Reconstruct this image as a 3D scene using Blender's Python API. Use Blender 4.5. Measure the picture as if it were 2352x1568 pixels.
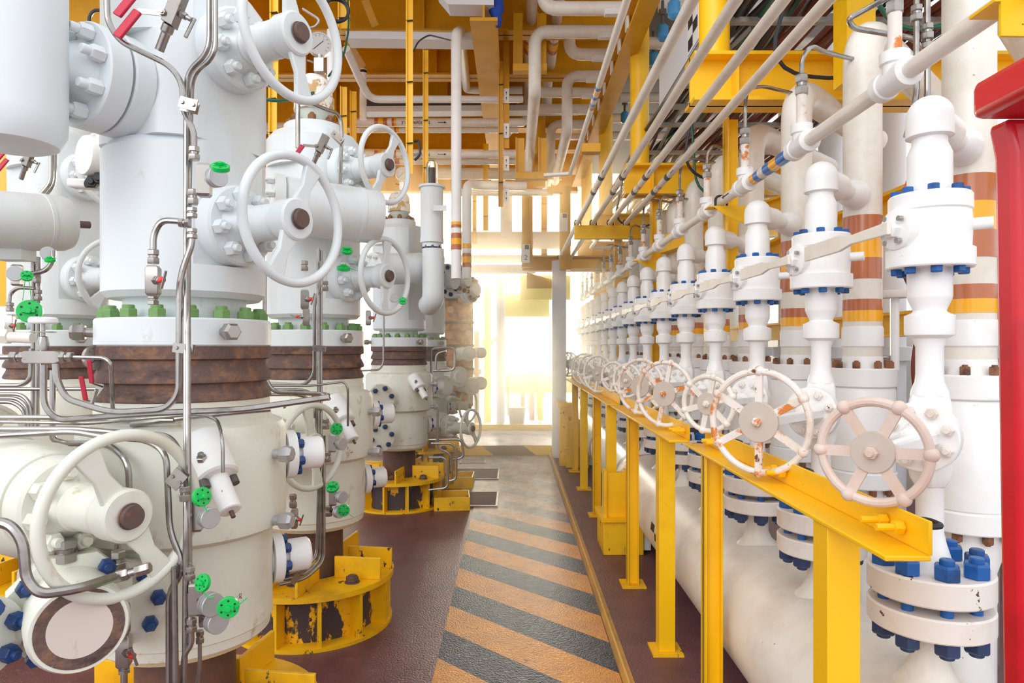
import bpy, math, random
from mathutils import Vector, Matrix
for _o in list(bpy.data.objects): bpy.data.objects.remove(_o)
SC = bpy.context.scene
COL = SC.collection
PI = math.pi
rnd = random.Random(7)
# ---------------------------------------------------------------- camera
CX, CY, F, EYE = 1180.0, 797.0, 1568.0, 1.6
cam = bpy.data.cameras.new('camera'); camo = bpy.data.objects.new('camera', cam); COL.objects.link(camo)
cam.sensor_width = 36.0; cam.lens = 24.0; cam.shift_x = -(CX-1176)/2352; cam.shift_y = (CY-784)/2352
cam.clip_start = 0.05; cam.clip_end = 300
camo.location = (0, 0, EYE); camo.rotation_euler = (PI/2, 0, 0)
SC.camera = camo
# ---------------------------------------------------------------- light and exposure
SC.view_settings.view_transform = 'Standard'; SC.view_settings.look = 'None'
SC.view_settings.gamma = 1.0; SC.view_settings.use_curve_mapping = False
SC.view_settings.exposure = 0.36
def L(c):
    return tuple(((v/255)/12.92 if v/255 <= .04045 else ((v/255+.055)/1.055)**2.4) for v in c)+(1,)
W = bpy.data.worlds.new('sky'); SC.world = W; W.use_nodes = True
nt = W.node_tree; nt.nodes.clear()
wo = nt.nodes.new('ShaderNodeOutputWorld'); bg = nt.nodes.new('ShaderNodeBackground')
tc = nt.nodes.new('ShaderNodeTexCoord'); dp = nt.nodes.new('ShaderNodeVectorMath'); dp.operation = 'DOT_PRODUCT'
SUND = Vector((0.03, 1.0, 0.075)).normalized()
dp.inputs[1].default_value = SUND
nt.links.new(tc.outputs['Generated'], dp.inputs[0])
cr = nt.nodes.new('ShaderNodeValToRGB')
e = cr.color_ramp.elements
e[0].position = .0; e[0].color = (.93, .96, 1.0, 1)
e[1].position = 1.0; e[1].color = (9.0, 6.6, 3.6, 1)
x = e.new(.80); x.color = (.96, .97, .97, 1)
x = e.new(.975); x.color = (2.4, 1.9, 1.25, 1)
x = e.new(.93); x.color = (1.15, 1.06, .92, 1)
nt.links.new(dp.outputs['Value'], cr.inputs[0]); nt.links.new(cr.outputs[0], bg.inputs[0])
bg.inputs[1].default_value = 1.12
nt.links.new(bg.outputs[0], wo.inputs[0])
def sun(name, d, en, col, ang):
    l = bpy.data.lights.new(name, 'SUN'); l.energy = en; l.color = col; l.angle = ang
    o = bpy.data.objects.new(name, l); COL.objects.link(o)
    o.rotation_euler = Vector(d).to_track_quat('Z', 'Y').to_euler()      # d points towards the sun
    return o
sun('low_sun', (0.015, 1.0, .085), 4.0, (1.0, .79, .48), .12)
sun('daylight', (-.40, -.90, .50), .85, (1, .99, .98), .7)
# ---------------------------------------------------------------- materials
def mat(name, col, rough=.5, metal=0., var=None, bump=0., coat=0., spec=.5):
    """var: list of (colour, noise scale, low, high, (sx,sy,sz))  mixed over the base where the noise passes the threshold"""
    m = bpy.data.materials.new(name); m.use_nodes = True; n = m.node_tree; b = n.nodes['Principled BSDF']
    b.inputs['Base Color'].default_value = L(col); b.inputs['Roughness'].default_value = rough
    b.inputs['Metallic'].default_value = metal; b.inputs['Specular IOR Level'].default_value = spec
    if coat: b.inputs['Coat Weight'].default_value = coat; b.inputs['Coat Roughness'].default_value = .12
    geo = n.nodes.new('ShaderNodeNewGeometry'); last = None
    for i, (c, sc, lo, hi, st) in enumerate(var or []):
        mp = n.nodes.new('ShaderNodeMapping'); mp.inputs['Scale'].default_value = st; mp.inputs['Location'].default_value = (i*3.1, i*1.7, i*5.3)
        n.links.new(geo.outputs['Position'], mp.inputs[0])
        nz = n.nodes.new('ShaderNodeTexNoise'); nz.inputs['Scale'].default_value = sc; nz.inputs['Detail'].default_value = 6; nz.inputs['Roughness'].default_value = .65
        n.links.new(mp.outputs[0], nz.inputs['Vector'])
        mr = n.nodes.new('ShaderNodeMapRange'); mr.inputs[1].default_value = lo; mr.inputs[2].default_value = hi
        n.links.new(nz.outputs[0], mr.inputs[0])
        mx = n.nodes.new('ShaderNodeMix'); mx.data_type = 'RGBA'
        n.links.new(mr.outputs[0], mx.inputs[0])
        if last is None: mx.inputs[6].default_value = L(col)
        else: n.links.new(last, mx.inputs[6])
        mx.inputs[7].default_value = L(c); last = mx.outputs[2]
    if last is not None: n.links.new(last, b.inputs['Base Color'])
    if bump:
        nz = n.nodes.new('ShaderNodeTexNoise'); nz.inputs['Scale'].default_value = 90; nz.inputs['Detail'].default_value = 4
        n.links.new(geo.outputs['Position'], nz.inputs['Vector'])
        bp = n.nodes.new('ShaderNodeBump'); bp.inputs['Strength'].default_value = bump; bp.inputs['Distance'].default_value = .01
        n.links.new(nz.outputs[0], bp.inputs['Height']); n.links.new(bp.outputs[0], b.inputs['Normal'])
    return m
S1 = (1, 1, 1)
M = {}
M['white'] = mat('white_paint', (224, 230, 232), .38, var=[((212, 213, 208), 2.2, .45, .75, (1, 1, .5)), ((196, 190, 178), 9, .66, .8, (1, 1, .6))])
M['cream'] = mat('cream_paint', (226, 226, 213), .4, var=[((212, 206, 184), 3, .5, .75, S1), ((196, 182, 148), 12, .60, .70, (1, 1, .5)), ((105, 48, 38), 9, .70, .71, S1)])
M['clean'] = mat('clean_white_paint', (243, 243, 242), .35, var=[((228, 224, 216), 3, .5, .8, S1), ((120, 100, 85), 34, .71, .73, S1)])
M['tan'] = mat('tan_white_paint', (237, 231, 221), .32, var=[((216, 204, 188), 4, .48, .78, S1), ((120, 95, 70), 40, .71, .73, S1)])
M['spot'] = mat('chipped_white_paint', (236, 229, 222), .4, var=[((216, 200, 184), 4, .5, .75, S1), ((88, 62, 54), 20, .65, .665, S1)])
M['rustwheel'] = mat('rust_streaked_white_paint', (236, 228, 220), .42, var=[((214, 190, 165), 6, .5, .7, S1), ((214, 126, 48), 11, .54, .60, S1), ((120, 62, 30), 18, .64, .68, S1)])
M['pinkwheel'] = mat('faded_pinkish_paint', (224, 206, 194), .5, var=[((212, 186, 166), 5, .45, .7, S1), ((190, 110, 60), 14, .7, .75, S1)])
M['disc'] = mat('grey_beige_disc', (200, 188, 175), .5)
M['steel'] = mat('stainless_steel', (168, 164, 160), .25, .92, var=[((128, 120, 114), 14, .5, .8, S1)])
M['fit'] = mat('steel_fitting', (172, 166, 160), .28, .85, var=[((132, 118, 104), 20, .6, .8, S1)])
M['dull'] = mat('dull_aluminium', (188, 188, 190), .4, .55)
M['rust'] = mat('rusty_brown_steel', (104, 82, 76), .75, .1, var=[((142, 104, 80), 16, .48, .66, (1, 1, 1.3)), ((160, 150, 140), 26, .66, .72, S1), ((60, 42, 40), 5, .55, .7, (1, 1, 3))], bump=.35)
M['pipebrown'] = mat('brown_casing_steel', (92, 70, 64), .6, .2, var=[((122, 84, 66), 5, .45, .65, S1)])
M['yellow'] = mat('yellow_paint', (252, 196, 8), .38, var=[((236, 172, 6), 3, .5, .75, S1), ((80, 60, 30), 30, .70, .715, S1)])
M['gold'] = mat('deep_yellow_paint', (222, 162, 6), .42, var=[((192, 134, 8), 2, .45, .75, S1)])
M['wyellow'] = mat('worn_yellow_paint', (250, 194, 12), .45, var=[((214, 160, 40), 4, .5, .72, S1), ((66, 54, 56), 13, .62, .65, (1, 1, .6))])
M['wyellow2'] = mat('worn_yellow_over_dark_steel', (72, 62, 66), .5, var=[((246, 190, 14), 7, .5, .53, (1, 1, .5)), ((60, 50, 55), 38, .6, .64, S1)])
M['red'] = mat('red_paint', (212, 22, 38), .35, var=[((180, 16, 30), 3, .5, .7, S1)], coat=.3)
M['redgrip'] = mat('red_vinyl_grip', (196, 30, 62), .45)
M['redtip'] = mat('bright_red_plastic', (235, 50, 40), .4)
M['green'] = mat('green_painted_nut', (116, 156, 92), .45, var=[((84, 124, 64), 9, .5, .7, S1)])
M['plastic'] = mat('bright_green_plastic', (10, 190, 85), .35)
M['blue'] = mat('blue_painted_nut', (28, 92, 165), .42, var=[((30, 60, 100), 12, .5, .65, S1), ((90, 80, 80), 24, .66, .7, S1)])
M['dblue'] = mat('dark_blue_nut', (44, 62, 98), .42)
M['rnut'] = mat('rusty_nut', (140, 92, 62), .7, var=[((90, 60, 45), 14, .5, .6, S1)])
M['navy'] = mat('navy_painted_nut', (34, 68, 124), .42, var=[((28, 44, 74), 12, .5, .65, S1)])
M['black'] = mat('black_rubber', (32, 32, 36), .45)
M['cable'] = mat('black_cable', (40, 42, 46), .4)
M['gcable'] = mat('green_cable', (20, 90, 70), .4)
M['bcable'] = mat('brown_red_cable', (125, 58, 40), .5)
M['orange'] = mat('orange_cable', (235, 95, 40), .4)
M['grey'] = mat('galvanised_grey', (168, 164, 158), .45, .3, var=[((135, 130, 124), 6, .5, .7, S1)])
M['dgrey'] = mat('dark_tray', (92, 86, 82), .5)
M['brownband'] = mat('brown_band', (190, 110, 68), .25, coat=.4)
M['yband'] = mat('amber_band', (255, 180, 12), .25, coat=.4)
M['bband'] = mat('blue_band', (20, 110, 190), .25, coat=.3)
M['capbrown'] = mat('brown_stem_cap', (106, 86, 80), .6, .3, var=[((140, 100, 80), 30, .55, .7, S1)])
M['panel'] = mat('pale_grey_panel', (224, 226, 230), .5)
M['sign'] = mat('white_sign', (240, 240, 240), .5)
M['ink'] = mat('black_ink', (30, 28, 30), .5)
M['bluecloth'] = mat('blue_cloth', (30, 70, 170), .8)
M['bjunc'] = mat('light_blue_enamel', (70, 150, 205), .4)
M['face'] = mat('gauge_face', (238, 242, 244), .4)
M['patch'] = mat('peeled_tan_patches', (236, 236, 230), .5, var=[((196, 158, 104), 9, .52, .55, S1)])
M['rustring'] = mat('scraped_disc_face', (214, 200, 190), .6, var=[((160, 120, 100), 12, .55, .7, (1, 1, .3))])
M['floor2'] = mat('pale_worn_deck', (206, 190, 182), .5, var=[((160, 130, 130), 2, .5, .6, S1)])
def glass_mat():
    m = bpy.data.materials.new('clear_glass'); m.use_nodes = True; b = m.node_tree.nodes['Principled BSDF']
    b.inputs['Transmission Weight'].default_value = 1; b.inputs['Roughness'].default_value = .02; b.inputs['IOR'].default_value = 1.3
    return m
M['glass'] = glass_mat()
# ---------------------------------------------------------------- mesh helpers
def at(px, py, Y): return Vector(((px-CX)/F*Y, Y, EYE+(CY-py)/F*Y))
def frame(ax):
    z = Vector(ax).normalized()
    x = Vector((1, 0, 0)) if abs(z.z) > .95 else Vector((0, 0, 1)).cross(z).normalized()
    y = z.cross(x).normalized(); x = y.cross(z)
    return x, y, z
class MB:
    def __init__(s): s.v = []; s.f = []
    def add(s, vs, fs):
        n = len(s.v); s.v += [tuple(v) for v in vs]; s.f += [tuple(i+n for i in f) for f in fs]; return s
    def lathe(s, prof, o=(0, 0, 0), ax=(0, 0, 1), n=32, ph=0., rad=None):
        x, y, z = frame(ax); o = Vector(o); vs = []; fs = []
        for (r, t) in prof:
            for k in range(n):
                a = ph+2*PI*k/n; rr = max(r, 1e-4)
                if rad: rr = rad(a, rr, t)
                vs.append(o+z*t+(x*math.cos(a)+y*math.sin(a))*rr)
        m = len(prof)
        for j in range(m-1):
            for k in range(n):
                k2 = (k+1) % n
                fs.append((j*n+k, j*n+k2, (j+1)*n+k2, (j+1)*n+k))
        if prof[0][1] > prof[-1][1]: fs = [f[::-1] for f in fs]; fs += [tuple(range(n)), tuple(reversed(range((m-1)*n, m*n)))]
        else: fs += [tuple(reversed(range(n))), tuple(range((m-1)*n, m*n))]
        return s.add(vs, fs)
    def cyl(s, a, b, r, n=20, r2=None):
        a = Vector(a); b = Vector(b); h = (b-a).length
        return s.lathe([(r, 0), (r if r2 is None else r2, h)], a, b-a, n)
    def ring(s, a, b, r, ri, n=28):
        a = Vector(a); b = Vector(b); h = (b-a).length
        x, y, z = frame(b-a); vs = []; fs = []
        for (rr, t) in ((ri, 0), (r, 0), (r, h), (ri, h)):
            for k in range(n):
                an = 2*PI*k/n; vs.append(a+z*t+(x*math.cos(an)+y*math.sin(an))*rr)
        for j in range(4):
            for k in range(n):
                k2 = (k+1) % n; j2 = (j+1) % 4
                fs.append((j*n+k, j*n+k2, j2*n+k2, j2*n+k))
        return s.add(vs, fs)
    def obox(s, c, ux, uy, uz):
        c = Vector(c); ux = Vector(ux); uy = Vector(uy); uz = Vector(uz)
        if ux.cross(uy).dot(uz) < 0: ux = -ux
        vs = [c+ux*i+uy*j+uz*k for k in (-1, 1) for j in (-1, 1) for i in (-1, 1)]
        return s.add(vs, [(0, 2, 3, 1), (4, 5, 7, 6), (0, 1, 5, 4), (2, 6, 7, 3), (0, 4, 6, 2), (1, 3, 7, 5)])
    def box(s, x0, x1, y0, y1, z0, z1):
        return s.obox(((x0+x1)/2, (y0+y1)/2, (z0+z1)/2), ((x1-x0)/2, 0, 0), (0, (y1-y0)/2, 0), (0, 0, (z1-z0)/2))
    def prism(s, poly, o, ux, uy, dv):
        o = Vector(o); ux = Vector(ux); uy = Vector(uy); dv = Vector(dv); n = len(poly)
        ar = sum(poly[i][0]*poly[(i+1) % n][1]-poly[(i+1) % n][0]*poly[i][1] for i in range(n))
        if (ar > 0) == (ux.cross(uy).dot(dv) > 0): poly = poly[::-1]
        vs = [o+ux*a+uy*b for a, b in poly]; vs += [v+dv for v in vs]
        fs = [tuple(range(n)), tuple(reversed(range(n, 2*n)))]+[(i, i+n, (i+1) % n+n, (i+1) % n) for i in range(n)]
        return s.add(vs, fs)
    def tube(s, pts, r, bend=.05, n=12, closed=False):
        P = [Vector(p) for p in pts]; Q = [P[0]]
        for i in range(1, len(P)-1):
            a = P[i-1]-P[i]; b = P[i+1]-P[i]
            if a.length < 1e-6 or b.length < 1e-6: continue
            d = min(bend, a.length*.48, b.length*.48); an = a.angle(b)
            if an > PI-.02: Q.append(P[i]); continue
            p0 = P[i]+a.normalized()*d; p1 = P[i]+b.normalized()*d
            k = 6
            for j in range(k+1):
                t = j/k; Q.append(p0*(1-t)**2+P[i]*2*t*(1-t)+p1*t*t)
        Q.append(P[-1]); R = [Q[0]]
        for q in Q[1:]:
            if (q-R[-1]).length > 1e-5: R.append(q)
        Q = R; vs = []; fs = []
        t0 = (Q[1]-Q[0]).normalized(); x, y, z = frame(t0)
        for i, q in enumerate(Q):
            t = (Q[i+1]-q).normalized() if i == 0 else ((q-Q[i-1]).normalized() if i == len(Q)-1 else ((q-Q[i-1]).normalized()+(Q[i+1]-q).normalized()).normalized())
            x = (x-t*x.dot(t)).normalized(); y = t.cross(x)
            for k in range(n):
                a = 2*PI*k/n; vs.append(q+(x*math.cos(a)+y*math.sin(a))*r)
        m = len(Q)
        for j in range(m-1):
            for k in range(n):
                k2 = (k+1) % n; fs.append((j*n+k, j*n+k2, (j+1)*n+k2, (j+1)*n+k))
        fs += [tuple(reversed(range(n))), tuple(range((m-1)*n, m*n))]
        return s.add(vs, fs)
    def torus(s, c, ax, R, r, n=48, m=12, a0=0, a1=2*PI):
        x, y, z = frame(ax); c = Vector(c); vs = []; fs = []
        full = a1-a0 > 2*PI-.01; nn = n if full else n+1
        for i in range(nn):
            a = a0+(a1-a0)*i/n; d = x*math.cos(a)+y*math.sin(a)
            for j in range(m):
                b = 2*PI*j/m; vs.append(c+d*(R+r*math.cos(b))+z*r*math.sin(b))
        for i in range(n):
            i2 = (i+1) % nn
            for j in range(m):
                j2 = (j+1) % m; fs.append((i*m+j, i2*m+j, i2*m+j2, i*m+j2))
        if not full: fs += [tuple(range(m)), tuple(reversed(range(n*m, nn*m)))]
        return s.add(vs, fs)
    def ball(s, c, r, n=16, m=8):
        return s.lathe([(r*math.sin(PI*i/m), -r*math.cos(PI*i/m)) for i in range(m+1)], c, (0, 0, 1), n)
    def hexb(s, p, ax, r, h, stud=.5, sh=.35, ph=0.):
        s.lathe([(r*.88, 0), (r, h*.08), (r, h*.85), (r*.86, h)], p, ax, 6, ph)
        if sh: s.lathe([(r*stud, h*.9), (r*stud, h+h*sh*.8), (r*stud*.85, h+h*sh)], p, ax, 12)
        return s
ORG = {}
def ob(name, mb, m, parent=None, ang=32, bev=0.):
    me = bpy.data.meshes.new(name)
    if parent is not None: o0 = ORG[parent.name]
    else:
        xs = [v[0] for v in mb.v]; ys = [v[1] for v in mb.v]; zs = [v[2] for v in mb.v]
        o0 = Vector(((min(xs)+max(xs))/2, (min(ys)+max(ys))/2, min(zs)))
    me.from_pydata([(v[0]-o0.x, v[1]-o0.y, v[2]-o0.z) for v in mb.v], [], mb.f)
    me.polygons.foreach_set('use_smooth', [True]*len(me.polygons))
    me.set_sharp_from_angle(angle=math.radians(ang)); me.update()
    me.materials.append(M[m] if isinstance(m, str) else m)
    o = bpy.data.objects.new(name, me); COL.objects.link(o)
    if parent is not None: o.parent = parent
    else: o.location = o0
    ORG[o.name] = o0
    if bev:
        b = o.modifiers.new('bevel', 'BEVEL'); b.width = bev; b.segments = 2; b.limit_method = 'ANGLE'; b.angle_limit = math.radians(40)
    return o
def thing(name, label, cat, loc=(0, 0, 0), group=None):
    o = bpy.data.objects.new(name, None); COL.objects.link(o); o.location = loc; o.empty_display_size = .1
    o['label'] = label; o['category'] = cat
    if group: o['group'] = group
    ORG[o.name] = Vector(loc); return o
def tag(o, label, cat, group=None, kind=None):
    o['label'] = label; o['category'] = cat
    if group: o['group'] = group
    if kind: o['kind'] = kind
    return o
def single(name, mb, m, label, cat, group=None, **k): return tag(ob(name, mb, m, **k), label, cat, group)
def structure(name, mb, m, **k):
    o = ob(name, mb, m, **k); o['kind'] = 'structure'; return o
def copy_tree(root, loc=None, rotz=None, label=None, group=None, scale=None, skip=()):
    r = root.copy(); COL.objects.link(r)
    if loc is not None: r.location = loc
    if rotz is not None: r.rotation_euler = (0, 0, rotz)
    if scale: r.scale = (scale,)*3
    if label: r['label'] = label
    if group: r['group'] = group
    def rec(a, b):
        for ch in list(a.children):
            if ch.name.split('.')[0] in skip: continue
            c = ch.copy(); COL.objects.link(c); c.parent = b; rec(ch, c)
    rec(root, r); return r
def instpart(proto, parent, dv):
    """a further copy of a part (shared mesh) shifted by dv inside its thing"""
    c = proto.copy(); COL.objects.link(c); c.parent = parent; c.location = Vector(proto.location)+Vector(dv); return c
def nuts(parent, c, ax, R, n, r, h, m='white', name='nut', ph=.2, sh=.45, stud=.5, arc=None):
    """a bolt circle, each nut one mesh of its own that shares one mesh"""
    x, y, z = frame(ax); first = None; c = Vector(c); p0 = c+(x*math.cos(ph)+y*math.sin(ph))*R
    for k in range(n):
        a = ph+2*PI*k/n; p = c+(x*math.cos(a)+y*math.sin(a))*R
        if first is None: first = ob(name, MB().hexb(p0, ax, r, h, stud, sh), m, parent)
        else: instpart(first, parent, p-p0)
ORDN = ['first', 'second', 'third', 'fourth', 'fifth', 'sixth', 'seventh', 'eighth', 'ninth', 'tenth', 'eleventh', 'twelfth', 'thirteenth', 'fourteenth', 'fifteenth', 'sixteenth', 'seventeenth', 'eighteenth', 'nineteenth']
def text_mesh(name, s, m, parent, p, size, ux, uy, al='LEFT'):
    cu = bpy.data.curves.new('t', 'FONT'); cu.body = s; cu.size = size; cu.align_x = al; cu.extrude = .0008
    t = bpy.data.objects.new('t', cu); COL.objects.link(t); bpy.context.view_layer.update()
    me = bpy.data.meshes.new_from_object(t.evaluated_get(bpy.context.evaluated_depsgraph_get())); bpy.data.objects.remove(t)
    mb = MB(); ux = Vector(ux).normalized(); uy = Vector(uy).normalized(); uz = ux.cross(uy)
    mb.v = [tuple(Vector(p)+ux*v.co.x+uy*v.co.y+uz*v.co.z) for v in me.vertices]; mb.f = [tuple(q.vertices) for q in me.polygons]
    bpy.data.meshes.remove(me)
    return ob(name, mb, m, parent)
# ================================================================ SETTING
fm = mat('maroon_deck_paint', (112, 70, 76), .42, var=[((88, 52, 58), 3, .45, .7, S1), ((126, 90, 92), 8, .6, .75, (1, 2, 1)), ((70, 40, 44), 16, .7, .76, S1)], bump=.5, spec=.6)
structure('floor', MB().box(-9, 9, -4, 10.1, -.1, 0), fm)
structure('trim_1', MB().box(-3.4, .60, 10.1, 10.16, 0, .145), mat('step_face_brown', (118, 74, 66), .5))
mb = MB()
for x0 in (-.72, .33):
    mb.prism([(x0, .004), (x0+.42, .004), (x0+.24, .142), (x0-.18, .142)], (0, 10.096, 0), (1, 0, 0), (0, 0, 1), (0, .003, 0))
structure('trim_2', mb, 'yellow')
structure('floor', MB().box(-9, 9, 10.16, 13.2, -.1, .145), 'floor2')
structure('floor', MB().box(-9, 9, 13.2, 26, -.2, -.1), 'sign')  # lower deck coloured white to stand in for the glow past the kerb
structure('trim_3', MB().box(-1.6, 1.0, 12.0, 12.12, .145, .24), 'yellow')
# striped walkway: stripes at 45 degrees, worn pale towards its far end
wm = bpy.data.materials.new('striped_walkway_paint'); wm.use_nodes = True; n = wm.node_tree; b = n.nodes['Principled BSDF']
def nd(t, **k):
    q = n.nodes.new(t)
    for a, v in k.items(): setattr(q, a, v)
    return q
def mth(op, a, c):
    q = nd('ShaderNodeMath', operation=op)
    for i, s in ((0, a), (1, c)):
        if isinstance(s, (int, float)): q.inputs[i].default_value = s
        else: n.links.new(s, q.inputs[i])
    return q.outputs[0]
geo = nd('ShaderNodeNewGeometry'); sp = nd('ShaderNodeSeparateXYZ'); n.links.new(geo.outputs['Position'], sp.inputs[0])
t = mth('ADD', sp.outputs[1], mth('MULTIPLY', sp.outputs[0], .967))
fr = mth('FRACT', mth('DIVIDE', mth('SUBTRACT', t, 3.13-7.1), .71), 0)
dark = mth('LESS_THAN', fr, .49)
def noise(sc, lo, hi, st=(1, 1, 1)):
    mp = nd('ShaderNodeMapping'); mp.inputs['Scale'].default_value = st; n.links.new(geo.outputs['Position'], mp.inputs[0])
    z = nd('ShaderNodeTexNoise'); z.inputs['Scale'].default_value = sc; z.inputs['Detail'].default_value = 7; z.inputs['Roughness'].default_value = .7
    n.links.new(mp.outputs[0], z.inputs[0]); r = nd('ShaderNodeMapRange'); r.inputs[1].default_value = lo; r.inputs[2].default_value = hi
    n.links.new(z.outputs[0], r.inputs[0]); return r.outputs[0]
def mixc(f, a, c):
    q = nd('ShaderNodeMix', data_type='RGBA'); 
    for i, s in ((0, f), (6, a), (7, c)):
        if isinstance(s, tuple): q.inputs[i].default_value = L(s)
        else: n.links.new(s, q.inputs[i])
    return q.outputs[2]
ye = mixc(noise(5, .42, .7), (214, 142, 44), (184, 124, 62)); ye = mixc(noise(22, .58, .72), ye, (124, 90, 62))
dk = mixc(noise(14, .45, .75), (38, 41, 54), (70, 74, 90))
c = mixc(dark, ye, dk)
wn = nd('ShaderNodeMapRange'); wn.inputs[1].default_value = 5.9; wn.inputs[2].default_value = 6.9; n.links.new(sp.outputs[1], wn.inputs[0])
wn2 = mth('MULTIPLY', wn.outputs[0], .86)
wr = mixc(noise(5, .38, .66, (1, .5, 1)), (190, 180, 174), (140, 116, 104)); wr = mixc(noise(20, .56, .7), wr, (110, 84, 78))
c = mixc(wn2, c, wr)
n.links.new(c, b.inputs['Base Color']); b.inputs['Roughness'].default_value = .46; b.inputs['Specular IOR Level'].default_value = .4
nz = nd('ShaderNodeTexNoise'); nz.inputs['Scale'].default_value = 110; n.links.new(geo.outputs['Position'], nz.inputs[0])
bp = nd('ShaderNodeBump'); bp.inputs['Strength'].default_value = .55; bp.inputs['Distance'].default_value = .012; n.links.new(nz.outputs[0], bp.inputs['Height']); n.links.new(bp.outputs[0], b.inputs['Normal'])
structure('floor', MB().prism([(-.385, 1.5), (.52, 1.5), (.50, 10.08), (-.72, 10.08), (-.72, 8.3), (-.40, 6.85)], (0, 0, .001), (1, 0, 0), (0, 1, 0), (0, 0, .004)), wm)
structure('trim_4', MB().box(.52, .530, 1.5, 10.09, 0, .075).box(.530, .575, 1.5, 10.09, 0, .008), mat('kerb_tan_yellow', (216, 168, 84), .45, var=[((170, 128, 84), 3, .45, .7, S1), ((90, 76, 72), 9, .66, .72, S1)]))
for i, (x0, y0, x1, y1) in enumerate([(1000, 1132, 1140, 1163), (1046, 1078, 1143, 1101), (1060, 1056, 1113, 1064)]):
    Ya = EYE*F/(y1-CY); Yb = EYE*F/(y0-CY)
    g = thing('floor_hatch', ['nearest dark maroon deck hatch cover left of the walkway', 'middle maroon deck hatch cover beyond the nearest one', 'small slotted drain cover in the deck near the step'][i], 'hatch', ((x0+x1-2*CX)/2/F*(Ya+Yb)/2, (Ya+Yb)/2, 0), 'deck hatch covers')
    xa = (x0-CX)/F*(Ya+Yb)/2; xb = (x1-CX)/F*(Ya+Yb)/2
    ob('cover_plate', MB().box(xa, xb, Ya, Yb, .004, .012), mat('hatch_maroon', (84, 42, 50), .7, bump=.5) if i < 2 else 'dgrey', g)
    ob('frame', MB().box(xa-.02, xb+.02, Ya-.02, Ya, 0, .014).box(xa-.02, xb+.02, Yb, Yb+.02, 0, .014).box(xa-.02, xa, Ya, Yb, 0, .014).box(xb, xb+.02, Ya, Yb, 0, .014), 'grey', g)

# ================================================================ WELLS (left)
A1 = math.radians(-28)          # the side the handwheel valves stick out to
def well_body(top=2.82):
    planes = [(A1, .225), (A1+PI, .225)]; planes4 = planes+[(A1-PI/2, .225), (A1+PI/2, .225)]
    def rad(pl):
        def f(a, r, t):
            for (p, d) in pl:
                c = math.cos(a-p)
                if c > .05: r = min(r, d/c)
            return r
        return f
    mb = MB(); N = 96
    mb.lathe([(.19, 1.79), (.2, 1.765), (.245, 1.765), (.265, 1.785), (.265, 1.87)], n=N)
    mb.lathe([(.265, 1.87), (.265, 2.26), (.245, 2.285)], n=N, rad=rad(planes))
    mb.lathe([(.33, 2.285), (.33, 2.62)], n=N, rad=lambda a, r, t: rad(planes4)(a, .268, t))
    mb.lathe([(.265, 2.62), (.265, top-.04), (.235, top)], n=N, rad=rad(planes))
    return mb
def make_well():
    w = thing('wellhead', '', 'wellhead')
    ob('tree_block', well_body(), 'white', w, ang=28)
    ob('neck', MB().lathe([(.215, 1.69), (.2, 1.71), (.2, 1.79)], n=40), 'white', w)
    ob('band_flange', MB().lathe([(.28, 1.603), (.285, 1.608), (.285, 1.69), (.28, 1.696)], n=56), 'white', w)
    nuts(w, (0, 0, 1.696), (0, 0, 1), .25, 16, .0285, .029, 'green', 'green_nut', .1, .42, .66)
    ob('rust_clamp', MB().lathe([(.281, 1.42), (.286, 1.424), (.286, 1.432), (.268, 1.468), (.268, 1.478), (.286, 1.484), (.286, 1.500), (.268, 1.535), (.268, 1.556), (.285, 1.562), (.285, 1.603)], n=56), 'rust', w)
    ob('spacer_ring', MB().lathe([(.286, 1.35), (.286, 1.385), (.281, 1.39), (.281, 1.42)], n=56), 'cream', w)
    ob('casing_head', MB().lathe([(.30, .955), (.335, .975), (.338, 1.0), (.338, 1.31), (.325, 1.335), (.285, 1.352)], n=64), 'cream', w)
    ob('casing_spool', MB().lathe([(.255, .575), (.283, .60), (.286, .63), (.291, .635), (.291, .955)], n=56), 'cream', w)
    ob('casing_pipe', MB().lathe([(.165, .0), (.165, .58)], n=32), 'pipebrown', w)
    for (a, z, r) in ((-.17, 1.228, .338), (-.17, .996, .338), (-.72, 1.65, .285), (-2.75, 1.65, .285)):
        d = Vector((math.cos(a), math.sin(a), 0)); p = d*r+Vector((0, 0, z))
        q = ob('lock_screw', MB().cyl(p-d*.02, p+d*.03, .017, 14).lathe([(.026, 0), (.030, .006), (.030, .035), (.022, .045)], p+d*.025, d, 6), 'fit' if a != -.17 else 'dull', w)
    pd = Vector((math.cos(.54), math.sin(.54), 0))
    for (z, r) in ((1.19, .338), (.80, .29)):
        o_ = pd*(r-.05)+Vector((0, 0, z))
        s = ob('side_port', MB().lathe([(.06, .0), (.06, .05), (.092, .052), (.092, .085), (.086, .089)], o_, pd, 32), 'clean', w)
        ob('port_cap', MB().lathe([(.04, .088), (.04, .108), (.060, .11), (.062, .114), (.062, .185), (.054, .193)], o_, pd, 28), 'clean', s)
        nuts(s, o_+pd*.089, pd, .064, 6, .018, .024, 'navy', 'blue_nut', .3, 0)
    # top works: cap, bolted neck, pressure gauge post
    ob('top_flange', MB().lathe([(.17, 2.82), (.17, 2.88), (.165, 2.885)], n=36), 'white', w)
    nuts(w, (0, 0, 2.885), (0, 0, 1), .135, 8, .024, .035, 'rnut', 'rusty_nut', .2, .3)
    ob('adapter_neck', MB().lathe([(.10, 2.885), (.10, 2.97)], n=28), mat('grey_green_neck', (188, 196, 184), .5) if 'grey_green_neck' not in bpy.data.materials else bpy.data.materials['grey_green_neck'], w)
    ob('cap_column', MB().lathe([(.105, 2.97), (.115, 2.975), (.115, 3.06), (.105, 3.065), (.105, 3.12), (.085, 3.16), (.06, 3.165), (.06, 3.18)], n=28), 'patch', w)
    return w
WELLS = []
well0 = make_well()
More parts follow.
